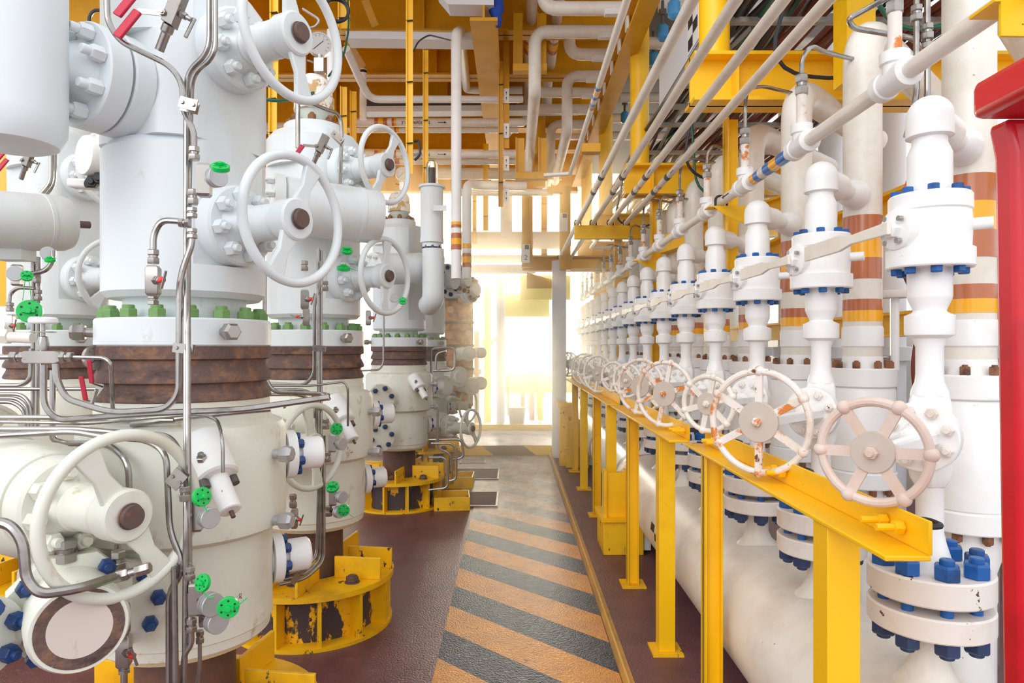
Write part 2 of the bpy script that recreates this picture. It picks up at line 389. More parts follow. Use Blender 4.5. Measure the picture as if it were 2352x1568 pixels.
spots = [(-1.17, 2.44), (-1.17, 4.0), (-2.68, 4.05), (-1.17, 6.97), (-1.17, 8.95)]
labs = ['nearest white wellhead with rusty ribbed clamp and green nuts',
        'second white wellhead in the front row, behind the nearest one',
        'wellhead at the far left in the back row, behind the nearest one',
        'third wellhead in the front row, beside the walkway hatch covers',
        'most distant wellhead of the front row, almost hidden by the third']
for i, (x, y) in enumerate(spots):
    w = well0 if i == 0 else copy_tree(well0, (x, y, 0), label=labs[i])
    if i == 0: w.location = (x, y, 0); w['label'] = labs[0]
    w['group'] = 'wellheads'
    WELLS.append(w)
# ---------------- base frames under the wells
def make_base():
    t = thing('well_base', '', 'base')
    ob('top_plate', MB().ring((0, 0, .265), (0, 0, .295), .46, .175, 56), 'wyellow', t)
    ob('drum', MB().ring((0, 0, .02), (0, 0, .265), .36, .34, 48), 'wyellow2', t)
    ob('floor_ring', MB().ring((0, 0, .0), (0, 0, .02), .45, .30, 56), 'wyellow', t)
    for k in range(12):
        a = .35+2*PI*k/12; d = Vector((math.cos(a), math.sin(a), 0)); s = Vector((-d.y, d.x, 0))
        ob('rib', MB().obox(d*.40+Vector((0, 0, .142)), d*.045, s*.009, (0, 0, .123)), 'wyellow', t)
    for k in range(4):
        a = A1+.35+PI/2*k; d = Vector((math.cos(a), math.sin(a), 0)); s = Vector((-d.y, d.x, 0))
        for q in (-.10, .10):
            ob('stiffener', MB().obox(d*.305+s*q+Vector((0, 0, .355)), d*.135, s*.009, (0, 0, .06)), 'wyellow', t, bev=.003)
        p = d*.25
        p = Vector((p.x, p.y, .295))
        if k % 2 == 0: p = (d*.30-s*.17)+Vector((0, 0, .295))
        ob('anchor_bolt', MB().lathe([(.042, 0), (.042, .006)], p, (0, 0, 1), 20).hexb(p+Vector((0, 0, .006)), (0, 0, 1), .035, .03, .6, .2), 'rust', t)
    return t
b0 = make_base()
bl = ['yellow base frame under the nearest wellhead, at the bottom edge', 'round yellow base frame under the second wellhead, with upright stiffener plates',
      'yellow base frame under the back-row wellhead at far left', 'round yellow base under the third wellhead near the deck hatches', 'yellow base under the most distant wellhead']
for i, (x, y) in enumerate(spots):
    q = b0 if i == 0 else copy_tree(b0, (x, y, 0))
    q.location = (x, y, 0); q['label'] = bl[i]; q['group'] = 'yellow well bases'
# drip boxes beside bases
def tray(c, w, d, h, label, rz=0):
    t = thing('drip_tray', label, 'tray', c, 'yellow open trays beside the well bases')
    o = Vector(c)
    for (a, b_) in (((0, -d/2), (w/2, .006)), ((0, d/2), (w/2, .006)), ((-w/2, 0), (.006, d/2)), ((w/2, 0), (.006, d/2))):
        ob('side_plate', MB().obox(o+Vector((a[0], a[1], h/2)), (b_[0], 0, 0), (0, b_[1], 0), (0, 0, h/2)), 'wyellow', t)
    ob('bottom_plate', MB().obox(o+Vector((0, 0, .006)), (w/2, 0, 0), (0, d/2, 0), (0, 0, .005)), 'wyellow2', t)
    t.rotation_euler = (0, 0, rz); return t
tray((-.62, 6.85, 0), .34, .34, .13, 'yellow open steel tray right of the third wellhead base', .1)
tray((-.62, 7.9, 0), .3, .36, .13, 'farther yellow open tray between third and most distant wells')
tray((-.80, 2.62, 0), .36, .5, .16, 'yellow folded steel tray at the foot of the nearest wellhead', -.5)

# ---------------- big two spoke handwheel gate valves (axis +X, origin on the block face)
def gate_valve(label, loc, az, wheel=0.0, R=.203, group='two-spoke handwheel valves', fl=.135, ext=0.0, m='white', dark=True):
    t = thing('handwheel_valve', label, 'valve', (0, 0, 0), group); X = (1, 0, 0)
    ob('bonnet_flange', MB().lathe([(fl-.005, -.03), (fl, -.025), (fl, .045), (fl-.008, .052)], (0, 0, 0), X, 48), m, t)
    nuts(t, (.052, 0, 0), X, fl*.76, 8, .025, .032, m, 'nut', .2, .5, .55)
    e_ = ext
    ob('bonnet', MB().lathe([(.088, .05), (.070, .075), (.062, .09), (.064, .10), (.060, .105), (.060, .22+e_), (.056, .225+e_), (.056, .245+e_)], (0, 0, 0), X, 32), m, t)
    w = ob('handwheel', MB().torus((.285+e_, 0, 0), X, R, .0155, 72, 12), m, t)
    hub = ob('hub', MB().lathe([(.058, .235+e_), (.068, .245+e_), (.068, .30+e_), (.062, .306+e_), (.034, .306+e_)], (0, 0, 0), X, 36), m, w)
    for s in (0, PI):
        a = wheel+s; d = Vector((0, math.cos(a), math.sin(a))); q = Vector((0, -d.z, d.y))
        ob('spoke', MB().prism([(.045, -.036), (.12, -.020), (R-.01, -.034), (R-.01, .034), (.12, .020), (.045, .036)], Vector((.277+e_, 0, 0)), d, q, (.018, 0, 0)), m, w, bev=.004)
    c = ob('stem_cap', MB().lathe([(.030, .306+e_), (.030, .322+e_), (.0285, .326+e_)], (0, 0, 0), X, 28), 'capbrown', w)
    ob('retaining_ring', MB().torus((.312+e_, 0, 0), X, .031, .0028, 28, 6), 'capbrown', c)
    t.location = loc; t.rotation_euler = (0, 0, az); return t
def wv(x, y, z, label, wheel, **k):
    d = Vector((math.cos(A1), math.sin(A1), 0))
    return gate_valve(label, Vector((x, y, z))+d*.24, A1, wheel, **k)
wv(-1.17, 2.44, 2.605, 'large white handwheel valve highest on the nearest wellhead', PI/2+.2)
wv(-1.17, 2.44, 2.01, 'large white handwheel valve at mid height on the nearest wellhead', 1.15)
wv(-1.17, 4.0, 2.60, 'white handwheel valve highest on the second wellhead, beside a small gauge', 1.1)
wv(-1.17, 4.0, 1.99, 'white handwheel valve at mid height on the second wellhead, above the green nuts', 1.5)
wv(-2.68, 4.05, 1.99, 'shaded handwheel valve on the back-row wellhead, cut by the nearest wellhead', .9)
wv(-2.68, 4.05, 2.58, 'upper flanged valve on the back-row wellhead behind the round clamp', 2.4)
# lower annulus valves
def low_valve(x, y, z, label, wheel, R=.203, dx=-.22, dy=.11, blen=.5, **k):
    """an annulus valve: barrel body, octagonal flange, bonnet and wheel"""
    d = Vector((math.cos(A1), math.sin(A1), 0)); hubp = Vector((x, y, z))
    base = hubp-d*.285
    v = gate_valve(label, base, A1, wheel, R, group='annulus handwheel valves', fl=.13, m='cream')
    # local coordinates of the unrotated builder, attached to the same thing
    b1 = MB().lathe([(.15, -.34), (.16, -.32), (.16, -.10), (.135, -.03)], (0, 0, 0), (1, 0, 0), 40)
    b1.lathe([(.185, -.40), (.185, -.33)], (0, 0, 0), (1, 0, 0), 8, PI/8)
    b1.lathe([(.15, -.40-blen), (.15, -.39)], (0, 0, 0), (1, 0, 0), 36)
    me = ob('valve_barrel', b1, 'cream'); 
    o0 = ORG[me.name]; me.parent = v; me.location = o0
    return v
low_valve(-.99, 1.735, 1.173, 'big cream handwheel valve at the lower left corner, nearest the camera', 2.1)
low_valve(-.99, 3.36, 1.11, 'lower handwheel valve in front of the second wellhead', 1.75)
low_valve(-.46, 7.3, .73, 'handwheel valve standing off the third wellhead by the far glow', -.9, .20)
low_valve(-.62, 9.3, .80, 'farthest handwheel valve on the left side, behind another wheel', 1.4, .22)
low_valve(-2.62, 3.36, 1.11, 'shaded lower handwheel valve at the left edge behind steel tubes', 1.0)

# ---------------- left hand choke: double flange and hanging vertical barrel on the nearest well
def choke():
    c0 = Vector((-1.17, 2.44, 2.445)); d = Vector((-.47, -.88, 0)).normalized()
    t = thing('choke_body', 'white vertical barrel with bolted double flange at the top left', 'valve', c0+d*.52)
    ob('inner_flange', MB().lathe([(.158, .22), (.163, .225), (.163, .285), (.158, .29)], c0, d, 56), 'white', t)
    f = ob('outer_flange', MB().lathe([(.158, .298), (.163, .303), (.163, .365), (.158, .37)], c0, d, 56), 'white', t)
    nuts(f, c0+d*.37, d, .128, 8, .024, .042, 'white', 'nut', .25, .6, .62)
    ob('neck', MB().lathe([(.105, .368), (.08, .42), (.075, .52)], c0, d, 32), 'white', t)
    p = c0+d*.56
    ob('barrel', MB().lathe([(.10, -.275), (.118, -.268), (.138, -.23), (.14, -.18), (.14, .62)], Vector((p.x, p.y, c0.z)), (0, 0, 1), 48), 'white', t)
    return t
choke()
# hub clamp seen behind the double flange
t = thing('hub_clamp', 'white round capped hub clamp with black bolts below the double flange', 'clamp', at(205, 440, 2.95))
ob('cap', MB().lathe([(.08, 0), (.084, .01), (.084, .10), (.07, .12)], at(192, 355, 2.85), (.55, .8, 0), 32), 'clean', t)
ob('clamp_half', MB().torus(at(232, 370, 2.98), (.75, .66, 0), .085, .032, 36, 10), 'clean', t)
ob('clamp_half', MB().torus(at(258, 375, 3.05), (.75, .66, 0), .085, .032, 36, 10), 'clean', t)
ob('pipe_stub', MB().cyl(at(225, 360, 2.95), at(285, 375, 3.3), .075, 28), 'clean', t)
for q in ((232, 412), (215, 420)):
    ob('black_bolt', MB().cyl(at(q[0]-18, q[1]+4, 2.9), at(q[0]+14, q[1], 2.95), .014, 12).hexb(at(q[0], q[1], 2.88), (.2, -.9, 0), .027, .03), 'black', t)
ob('clamp_ear', MB().obox(at(225, 425, 2.95), (.10, .03, 0), (0, .03, 0), (0, 0, .02)), 'clean', t, bev=.01)

# ---------------- horizontal actuator barrels
def actuator(a, b_, r, label, rod=True):
    a = Vector(a); b_ = Vector(b_); d = (b_-a).normalized(); Lh = (b_-a).length
    t = thing('valve_actuator', label, 'actuator', (a+b_)/2, 'horizontal barrel actuators')
    ob('barrel', MB().lathe([(r*.9, 0), (r, .015), (r, Lh-.12), (r*1.02, Lh-.118), (r*1.02, Lh-.1), (r, Lh-.098), (r*.99, Lh-.03), (r*.9, Lh)], a, d, 48), 'white', t)
    ob('end_flange', MB().lathe([(r*1.06, -.05), (r*1.06, 0)], a, d, 40), 'white', t)
    nuts(t, a-d*.05, -d, r*.86, 8, .02, .03)
    if rod:
        ob('indicator_rod', MB().cyl(b_-d*.005, b_+d*.10, .018, 16), 'capbrown', t)
        ob('bracket', MB().obox((a+b_)/2+Vector((0, -.02, -r-.02)), d*.06, (0, .05, 0), (0, 0, .03)), 'white', t)
    return t
actuator(at(648, 470, 3.50), at(872, 500, 3.72), .145, 'white horizontal barrel actuator between the two nearest wellheads', False)
actuator(at(-90, 502, 3.0), at(156, 514, 3.36), .135, 'grey horizontal barrel actuator with a dark rod at the left edge')
actuator(at(868, 618, 6.2), at(984, 616, 6.6), .145, 'white horizontal barrel actuator in front of the third wellhead', False)

# ---------------- blanked lower left ports
t = thing('blind_port', 'scraped round end cap with a rust ring at the lower left corner', 'end cap', at(150, 1500, 1.75))
pc = at(184, 1443, 1.66); d = Vector((.62, -.78, .03)).normalized()
ob('cap_barrel', MB().lathe([(.112, -.17), (.112, -.02), (.104, 0)], pc, d, 40), 'cream', t)
ob('scraped_face', MB().lathe([(.070, 0), (.070, .002)], pc, d, 40), 'rustring', t)
ob('rust_ring', MB().ring(pc, pc+d*.0015, .096, .069, 40), 'rust', t)
ob('octagon_flange', MB().lathe([(.15, -.25), (.152, -.17)], pc, d, 8, PI/8), 'cream', t)
nuts(t, pc-d*.17, d, .128, 4, .022, .03, 'navy', 'blue_nut', .9, .3)
ob('pipe_neck', MB().lathe([(.10, -.6), (.10, -.24)], pc, d, 32), 'cream', t)
t = thing('blind_port', 'bolted white port with dark blue nuts cut by the left edge', 'end cap', at(-10, 1500, 1.75))
pc = at(-45, 1470, 1.62)
ob('flange', MB().lathe([(.10, -.05), (.10, 0)], pc, (.9, -.4, 0), 36), 'cream', t)
nuts(t, pc, (.9, -.4, 0), .075, 6, .022, .035, 'navy', 'blue_nut', .3, .4)
t = thing('casing_port', 'white port flange with dark blue nuts behind the lower left wheel', 'flange', at(235, 1420, 2.1))
pc = at(275, 1390, 2.08); d = Vector((.5, -.86, 0)).normalized()
ob('flange', MB().lathe([(.13, -.05), (.13, 0)], pc, d, 40), 'cream', t)
nuts(t, pc, d, .105, 8, .023, .035, 'navy', 'blue_nut', .1, .4)
ob('neck', MB().lathe([(.09, -.3), (.09, -.04)], pc, d, 30), 'cream', t)
t = thing('casing_port', 'white port flange with dark nuts on the left side of the third wellhead', 'flange', at(878, 1000, 6.5))
for (px, py) in ((876, 1003), (876, 915)):
    pc = at(px, py, 6.45); d = Vector((.55, -.84, 0)).normalized()
    f_ = ob('flange', MB().lathe([(.135, -.07), (.135, 0)], pc, d, 36), 'cream', t)
    nuts(f_, pc, d, .10, 6, .024, .03, 'dblue', 'dark_nut', .2, .3)
    ob('neck', MB().lathe([(.07, -.35), (.07, -.06)], pc, d, 24), 'cream', t)

# ---------------- side injection ports (fat capped plug with thin tube)
def injection(cx, cy, cz, label, s=1.0):
    c = Vector((cx, cy, cz)); t = thing('injection_port', label, 'port', c, 'slanted white plugs on the casing heads')
    d = Vector((.52, -.45, -.72)).normalized()
    ob('plug_body', MB().lathe([(.058, -.09), (.064, -.08), (.064, .062), (.056, .068)], c, d, 32), 'clean', t)
    ob('plug_nose', MB().lathe([(.032, .066), (.032, .185), (.028, .188)], c, d, 24), 'clean', t)
    ob('brown_tip', MB().lathe([(.007, .186), (.007, .21)], c, d, 10), 'capbrown', t)
    x, y, z = frame(d)
    for q in (-1, 1): ob('socket_bolt', MB().lathe([(.014, .066), (.014, .095)], c+x*q*.046, d, 14), 'dgrey', t)
    ob('tube_nut', MB().hexb(c+Vector((.0, -.058, .012)), (0, -.5, .86), .016, .015, .6, .8), 'fit', t)
    return t
injection(-.945, 2.13, 1.245, 'white slanted plug with a thin tube on the nearest casing head')
injection(-.945, 3.69, 1.245, 'white slanted plug with a thin tube on the second casing head')
injection(-.945, 6.66, 1.245, 'white slanted plug on the casing head of the third wellhead')
# ================================================================ INSTRUMENTS AND TUBES (left)
def tubeP(pts, r, label, group='polished steel instrument tubes', m='steel', bend=.05, n=10, name='steel_tube', cat='tube'):
    P = [at(*p) for p in pts]
    return single(name, MB().tube(P, r, bend, n), m, label, cat, group)
TB = [
 ([(245, -30, 1.95), (247, 50, 1.95), (275, 95, 1.97), (390, 150, 2.0), (419, 190, 2.0), (420, 255, 2.0), (446, 300, 2.0), (446, 345, 2.0)], .0085, 'steel tube curving from the top edge past the red levers'),
 ([(481, -30, 2.0), (481, 120, 2.0), (428, 165, 2.03), (427, 600, 2.04), (427, 1200, 1.86), (424, 1600, 1.86)], .0075, 'long steel tube running down the middle of the nearest wellhead'),
 ([(495, -30, 1.98), (495, 130, 1.98), (441, 168, 2.01), (437, 300, 2.05), (432, 640, 2.05), (432, 1000, 1.87), (436, 1340, 1.87)], .0075, 'steel tube right beside the long middle tube, jogging at the top'),
 ([(441, 530, 2.0), (441, 560, 2.0), (412, 640, 2.0), (411, 905, 2.0), (380, 940, 2.0), (255, 948, 2.0), (150, 915, 2.0), (130, 870, 2.0), (128, 835, 2.0)], .0095, 'steel tube looping from the nearest wellhead to the left block valve'),
 ([(100, 838, 2.05), (100, 930, 2.05), (130, 965, 2.05), (330, 950, 2.05), (560, 940, 2.05), (755, 912, 2.1)], .0095, 'steel tube sweeping from lower left across the rusty clamp'),
 ([(-30, 968, 2.1), (210, 972, 2.1), (400, 955, 2.1), (455, 950, 2.1), (498, 962, 2.1), (511, 1000, 2.0), (512, 1085, 2.0)], .0055, 'thin steel tube bending down to the nearest slanted plug'),
 ([(-30, 985, 2.0), (180, 985, 2.0), (260, 992, 2.0), (390, 1000, 1.95), (415, 1040, 1.9), (420, 1090, 1.88)], .0085, 'steel tube curving behind the top of the lower left wheel'),
 ([(-30, 1002, 1.9), (170, 990, 1.9), (240, 1003, 1.9), (340, 1010, 1.88), (382, 1040, 1.86), (390, 1220, 1.86), (415, 1280, 1.86), (415, 1320, 1.86), (388, 1360, 1.86), (388, 1600, 1.86)], .0085, 'lowest long steel tube dropping behind the rim of the lower left wheel'),
 ([(122, 850, 2.2), (120, 1010, 2.2), (150, 1018, 2.2), (250, 1018, 2.1), (295, 1060, 2.05), (297, 1130, 2.05)], .0095, 'steel tube behind the spoke of the lower left wheel'),
 ([(-30, 1200, 1.55), (20, 1200, 1.55), (52, 1240, 1.55), (60, 1330, 1.55), (90, 1365, 1.55), (180, 1352, 1.6), (262, 1325, 1.7)], .012, 'thick steel tube curling under the lower left wheel'),
 ([(165, 820, 2.0), (240, 822, 2.0), (255, 835, 2.0), (259, 940, 2.05)], .006, 'thin steel tube leaving the left block valve towards the clamp'),
 ([(-30, 820, 2.0), (60, 820, 2.0)], .009, 'short steel tube entering the left block valve from the edge'),
 ([(352, 575, 2.0), (352, 540, 2.0), (370, 505, 2.0), (412, 508, 2.0), (428, 512, 2.0)], .0095, 'arched steel tube between the tee and the red-tipped needle valve'),
 ([(436, 1360, 1.86), (440, 1480, 1.86), (424, 1500, 1.86), (418, 1600, 1.86)], .008, 'short steel tube under the lower disc-cap valve'),
 ([(459, 1475, 1.9), (459, 1540, 1.9), (448, 1600, 1.9)], .0055, 'thin steel tube at the bottom edge under the disc caps'),
 ([(400, 1300, 1.84), (404, 1600, 1.84)], .0085, 'straight steel tube along the lower spool of the nearest wellhead'),
 ([(285, 1460, 1.9), (285, 1600, 1.9)], .009, 'steel tube under the orange-tipped needle valve at the bottom edge'),
 ([(270, 1250, 1.9), (270, 1290, 1.9)], .008, 'short vertical steel tube over the lower left tee fitting'),
 # second well
 ([(738, 600, 3.5), (738, 660, 3.5), (722, 690, 3.5), (722, 860, 3.5), (700, 885, 3.5), (612, 880, 3.5)], .0095, 'steel tube bending left below the second wellhead band'),
 ([(731, 570, 3.52), (731, 1150, 3.4), (728, 1280, 3.4), (690, 1312, 3.3), (636, 1322, 3.2)], .0085, 'steel tube down the front of the second wellhead, left of three'),
 ([(737, 575, 3.54), (737, 1150, 3.4), (735, 1288, 3.4), (695, 1322, 3.3), (638, 1332, 3.2)], .0085, 'steel tube down the front of the second wellhead, middle of three'),
 ([(744, 1000, 3.42), (744, 1290, 3.4), (700, 1330, 3.3), (640, 1342, 3.2)], .0085, 'steel tube down the front of the second wellhead, right of three'),
 ([(612, 886, 3.3), (715, 886, 3.4), (790, 876, 3.45), (799, 890, 3.45), (799, 978, 3.5)], .006, 'thin steel tube bending down to the second slanted plug'),
 ([(608, 620, 3.1), (607, 860, 3.1), (625, 900, 3.1), (755, 905, 3.1), (755, 915, 3.0)], .010, 'steel tube between the nearest and second wellheads'),
 ([(612, 895, 3.25), (700, 895, 3.35), (725, 910, 3.4), (727, 1000, 3.42)], .008, 'steel tube crossing the second wellhead clamp, upper one'),
 ([(612, 906, 3.2), (690, 906, 3.3), (715, 920, 3.38), (720, 960, 3.4)], .008, 'steel tube crossing the second wellhead clamp, lower one'),
 ([(881, 720, 6.3), (881, 835, 6.3), (870, 850, 6.3), (828, 851, 6.3)], .009, 'steel tube in front of the third wellhead band'),
 ([(612, 193, 3.0), (745, 250, 3.4), (780, 262, 3.5), (785, 300, 3.5), (781, 422, 3.5)], .010, 'steel tube slanting over the second wellhead beneath the top wheel'),
 ([(684, 220, 3.4), (684, 340, 3.4)], .012, 'upright steel tube left of the second wellhead dome'),
 ([(695, 20, 3.2), (735, 45, 3.2), (725, 62, 3.2), (700, 66, 3.2)], .006, 'small bent steel tube behind the top wheel'),
 # back row
 ([(118, 345, 3.3), (118, 420, 3.3), (95, 445, 3.3)], .011, 'steel tube pair leg right of the small red levers'),
 ([(125, 345, 3.35), (124, 425, 3.35), (100, 452, 3.35)], .011, 'steel tube hugging the one right of the small red levers'),
 ([(88, 590, 3.3), (85, 980, 3.3)], .012, 'upright steel tube behind the green tag, left one'),
 ([(76, 590, 3.3), (76, 990, 3.3)], .010, 'upright steel tube behind the green tag, leftmost one'),
 ([(122, 575, 3.1), (122, 600, 3.1), (105, 622, 3.1), (72, 628, 3.1)], .011, 'bent steel tube beside the small green cap at left'),
 ([(22, 700, 3.2), (24, 672, 3.2), (42, 660, 3.2), (80, 662, 3.2)], .009, 'arched steel tube above the left needle valve'),
 ([(-20, 885, 3.0), (50, 885, 3.0), (70, 870, 3.0), (72, 800, 3.0)], .010, 'steel tube crossing the shaded clamp at the left edge, bending up'),
 ([(-20, 893, 3.0), (235, 893, 3.0)], .008, 'straight steel tube across the shaded clamp at the left edge'),
 ([(-20, 905, 2.9), (50, 905, 2.9), (72, 930, 2.9), (76, 1000, 2.9)], .008, 'left edge tube bending down, upper of three nested bends'),
 ([(-20, 914, 2.9), (40, 914, 2.9), (64, 935, 2.9), (68, 1000, 2.9)], .008, 'left edge tube bending down, middle of three nested bends'),
 ([(-20, 923, 2.9), (30, 923, 2.9), (56, 942, 2.9), (60, 1000, 2.9)], .008, 'left edge tube bending down, lower of three nested bends'),
 ([(400, 965, 2.15), (300, 965, 2.15), (100, 958, 2.15), (-30, 958, 2.15)], .008, 'steel tube in the bundle under the rusty clamp, behind the others'),
 ([(620, 940, 2.3), (430, 958, 2.16), (300, 975, 2.14)], .008, 'steel tube in the bundle running right under the rusty clamp'),
]
for p, r, l in TB: tubeP(p, r, l)
# tube clamps
def tclamp(px, py, Y, w, h, label, tilt=0.):
    t = thing('tube_clamp', label, 'clamp', at(px, py, Y), 'steel tube clamps'); s = Y/F
    c = at(px, py, Y); ux = Vector((math.cos(tilt), 0, math.sin(tilt))); uz = Vector((-math.sin(tilt), 0, math.cos(tilt)))
    ob('front_plate', MB().obox(c, ux*w/2*s, (0, .002, 0), uz*h/2*s), 'fit', t)
    ob('rear_plate', MB().obox(c+Vector((-.008, .028, 0)), ux*w/2*s, (0, .002, 0), uz*h/2*s), 'fit', t)
    for q in (-.3, .32): ob('screw', MB().lathe([(.006, 0), (.005, .005)], c+ux*q*w*s+Vector((0, -.002, 0)), (0, -1, 0), 10), 'steel', t)
tclamp(432, 238, 1.965, 42, 26, 'steel tube clamp high on the nearest wellhead', -.25)
tclamp(420, 800, 1.97, 46, 22, 'steel tube clamp on the tubes over the rusty ribs', -.12)
tclamp(405, 1100, 1.83, 34, 42, 'tilted tube clamp inside the rim of the lower left wheel', -.7)
tclamp(733, 800, 3.38, 30, 14, 'small tube clamp on the second wellhead band', -.05)
tclamp(775, 314, 3.45, 32, 14, 'tilted tube clamp beside the second wellhead dome', -.75)
tclamp(690, 1316, 3.24, 14, 62, 'long bar clamp on the tube bundle under the second wellhead', -.7)
# fittings and needle valves
def fitting(p, ax, r, l, label, g='hexagonal steel tube fittings'):
    p = Vector(p); ax = Vector(ax).normalized()
    t = thing('tube_fitting', label, 'fitting', p, g)
    ob('hex_nut', MB().lathe([(r*.9, 0), (r, l*.06), (r, l*.38), (r*.9, l*.42)], p, ax, 6), 'fit', t)
    ob('sleeve', MB().lathe([(r*.7, l*.42), (r*.7, l*.6)], p, ax, 14), 'steel', t)
    ob('hex_nut', MB().lathe([(r*.85, l*.6), (r*.95, l*.65), (r*.95, l*.95), (r*.8, l)], p, ax, 6), 'fit', t)
    return t
FT = [((446, 368, 2.0), (0, 0, 1), .017, .04, 'hex fitting above the valve with the upper green cap'),
 ((443, 470, 2.0), (0, 0, 1), .016, .045, 'hex fitting under the valve with the upper green cap'),
 ((441, 500, 2.0), (0, 0, 1), .016, .03, 'hex fitting over the small steel tee'),
 ((441, 548, 2.0), (0, 0, 1), .016, .03, 'hex fitting under the small steel tee'),
 ((412, 512, 1.99), (1, 0, 0), .014, .03, 'hex fitting on the left arm of the small steel tee'),
 ((352, 606, 2.0), (0, 0, 1), .018, .042, 'hex fitting over the red-tipped needle valve'),
 ((352, 700, 2.03), (0, 0, 1), .017, .03, 'hex fitting standing among the green nuts'),
 ((424, 1150, 1.86), (0, 0, 1), .015, .04, 'hex fitting below the tilted tube clamp'),
 ((436, 1330, 1.85), (0, 0, 1), .015, .035, 'hex fitting over the lower disc-cap valve'),
 ((440, 1450, 1.85), (0, 0, 1), .015, .035, 'hex fitting under the lower disc-cap valve'),
 ((459, 1476, 1.9), (0, 0, 1), .012, .035, 'small hex fitting near the bottom edge'),
 ((272, 1310, 1.85), (0, 0, 1), .020, .055, 'hex fitting inside the lower left wheel'),
 ((285, 1450, 1.85), (0, 0, 1), .018, .075, 'hex fitting above the orange-tipped needle valve'),
 ((285, 1545, 1.85), (0, 0, 1), .016, .025, 'hex fitting at the bottom edge below the needle valve'),
 ((262, 1326, 1.72), (.95, .1, .25), .016, .09, 'horizontal hex fitting inside the lower left wheel'),
 ((26, 820, 2.0), (1, 0, 0), .018, .045, 'hex fitting left of the block valve at the left edge'),
 ((140, 820, 2.0), (1, 0, 0), .017, .035, 'hex fitting right of the block valve at the left edge'),
 ((150, 1290, 1.80), (0, 0, 1), .030, .06, 'big hex plug under the lower left bonnet flange'),
 ((699, 622, 3.4), (0, 0, 1), .020, .05, 'hex fitting under the mid wheel of the nearest well'),
 ((746, 668, 3.45), (0, 0, 1), .018, .05, 'hex fitting right of the tubes on the second wellhead'),
 ((748, 985, 3.35), (0, 0, 1), .018, .05, 'hex fitting above the disc-cap valve on the second casing head'),
 ((752, 1060, 3.35), (0, 0, 1), .018, .05, 'hex fitting below the disc-cap valve on the second casing head'),
 ((755, 1185, 3.35), (0, 0, 1), .018, .05, 'hex fitting under the two lower disc caps of the second well'),
 ((673, 1165, 3.1), (0, 0, 1), .018, .06, 'hex fitting left of the tubes on the second casing spool'),
 ((88, 690, 3.2), (0, 0, 1), .018, .05, 'hex fitting behind the round green tag'),
 ((84, 650, 3.2), (0, 0, 1), .018, .05, 'hex fitting above the round green tag'),
 ((23, 715, 3.1), (0, 0, 1), .018, .04, 'hex fitting over the left needle valve')]
for p, ax, r, l, lb in FT: fitting(at(*p), ax, r, l, lb)
def block_valve(px, py, Y, h, w, label, tip='redtip', side=1, tilt=-.5, handle=True, m='fit'):
    c = at(px, py, Y); s = Y/F; H = h*s; Wd = w*s
    t = thing('needle_valve', label, 'valve', c-Vector((0, 0, H/2)), 'steel needle valves')
    ob('valve_block', MB().lathe([(Wd*.40, -H/2), (Wd*.56, -H*.40), (Wd*.56, H*.40), (Wd*.40, H/2)], c, (0, 0, 1), 4, PI/4+.2), m, t, bev=.002)
    d = Vector((.8*side, -.6, 0)).normalized()
    ob('bonnet_nut', MB().hexb(c+d*Wd*.3, d, Wd*.30, Wd*.4, .7, .5), 'steel', t)
    ob('coloured_collar', MB().lathe([(Wd*.2, 0), (Wd*.2, Wd*.35), (Wd*.1, Wd*.45)], c+d*Wd*.9, d, 14), tip, t)
    if handle:
        e_ = c+d*Wd*1.35; v = Vector((math.sin(-tilt)*.7, -.2, math.cos(tilt))).normalized()
        hb = ob('t_handle', MB().cyl(e_-v*H*.30, e_+v*H*.30, Wd*.09, 10), 'steel', t)
    return t
block_valve(352, 645, 1.98, 70, 36, 'steel needle valve with a red tip over the nearest green nuts')
block_valve(285, 1494, 1.85, 76, 36, 'steel needle valve with an orange-red tip at the bottom edge', tilt=.3)
block_valve(700, 688, 3.35, 46, 22, 'red-tipped needle valve on the second wellhead, upper one')
block_valve(703, 728, 3.35, 40, 18, 'red-tipped needle valve on the second wellhead, lower one', side=-1, tilt=1.3)
block_valve(676, 1190, 3.05, 46, 20, 'red-tipped needle valve left of the tubes on the second casing spool')
block_valve(846, 730, 3.9, 34, 16, 'red-tipped needle valve between second and third wellheads')
block_valve(24, 748, 3.1, 50, 20, 'red-tipped needle valve at the left edge above the shaded band')
# disc capped bleed valves
def disc_valve(px, py, Y, r, label, d=(.8, -.6, .0), block=(34, 78)):
    s = Y/F; c = at(px, py, Y); d = Vector(d).normalized(); R = r*s
    t = thing('bleed_valve', label, 'valve', c-d*R*2.6, 'bleed valves with round caps')
    if block:
        b_ = c-d*R*2.6
        ob('valve_block', MB().lathe([(block[0]*s*.45, -block[1]*s/2), (block[0]*s*.62, -block[1]*s*.42), (block[0]*s*.62, block[1]*s*.42), (block[0]*s*.45, block[1]*s/2)], b_, (0, 0, 1), 4, PI/4+.2), 'fit', t)
    ob('stem', MB().cyl(c-d*R*2.6, c-d*R*.8, R*.3, 12), 'steel', t)
    ob('collar', MB().lathe([(R*.9, -R*.9), (R*.98, -R*.82), (R*.98, -R*.55), (R*.8, -R*.5)], c, d, 28), 'dull', t)
    ob('round_cap', MB().lathe([(R, -R*.45), (R, 0), (R*.95, R*.05)], c, d, 32), 'dull', t)
    return t
disc_valve(502, 405, 1.86, 24, 'round-capped bleed valve high on the nearest wellhead')
disc_valve(484, 1190, 1.86, 24, 'round-capped bleed valve below the slanted plug')
disc_valve(489, 1389, 1.82, 27, 'round-capped bleed valve low on the nearest wellhead, upper of two')
disc_valve(502, 1430, 1.84, 26, 'round-capped bleed valve low on the nearest wellhead, lower of two', block=(18, 50))
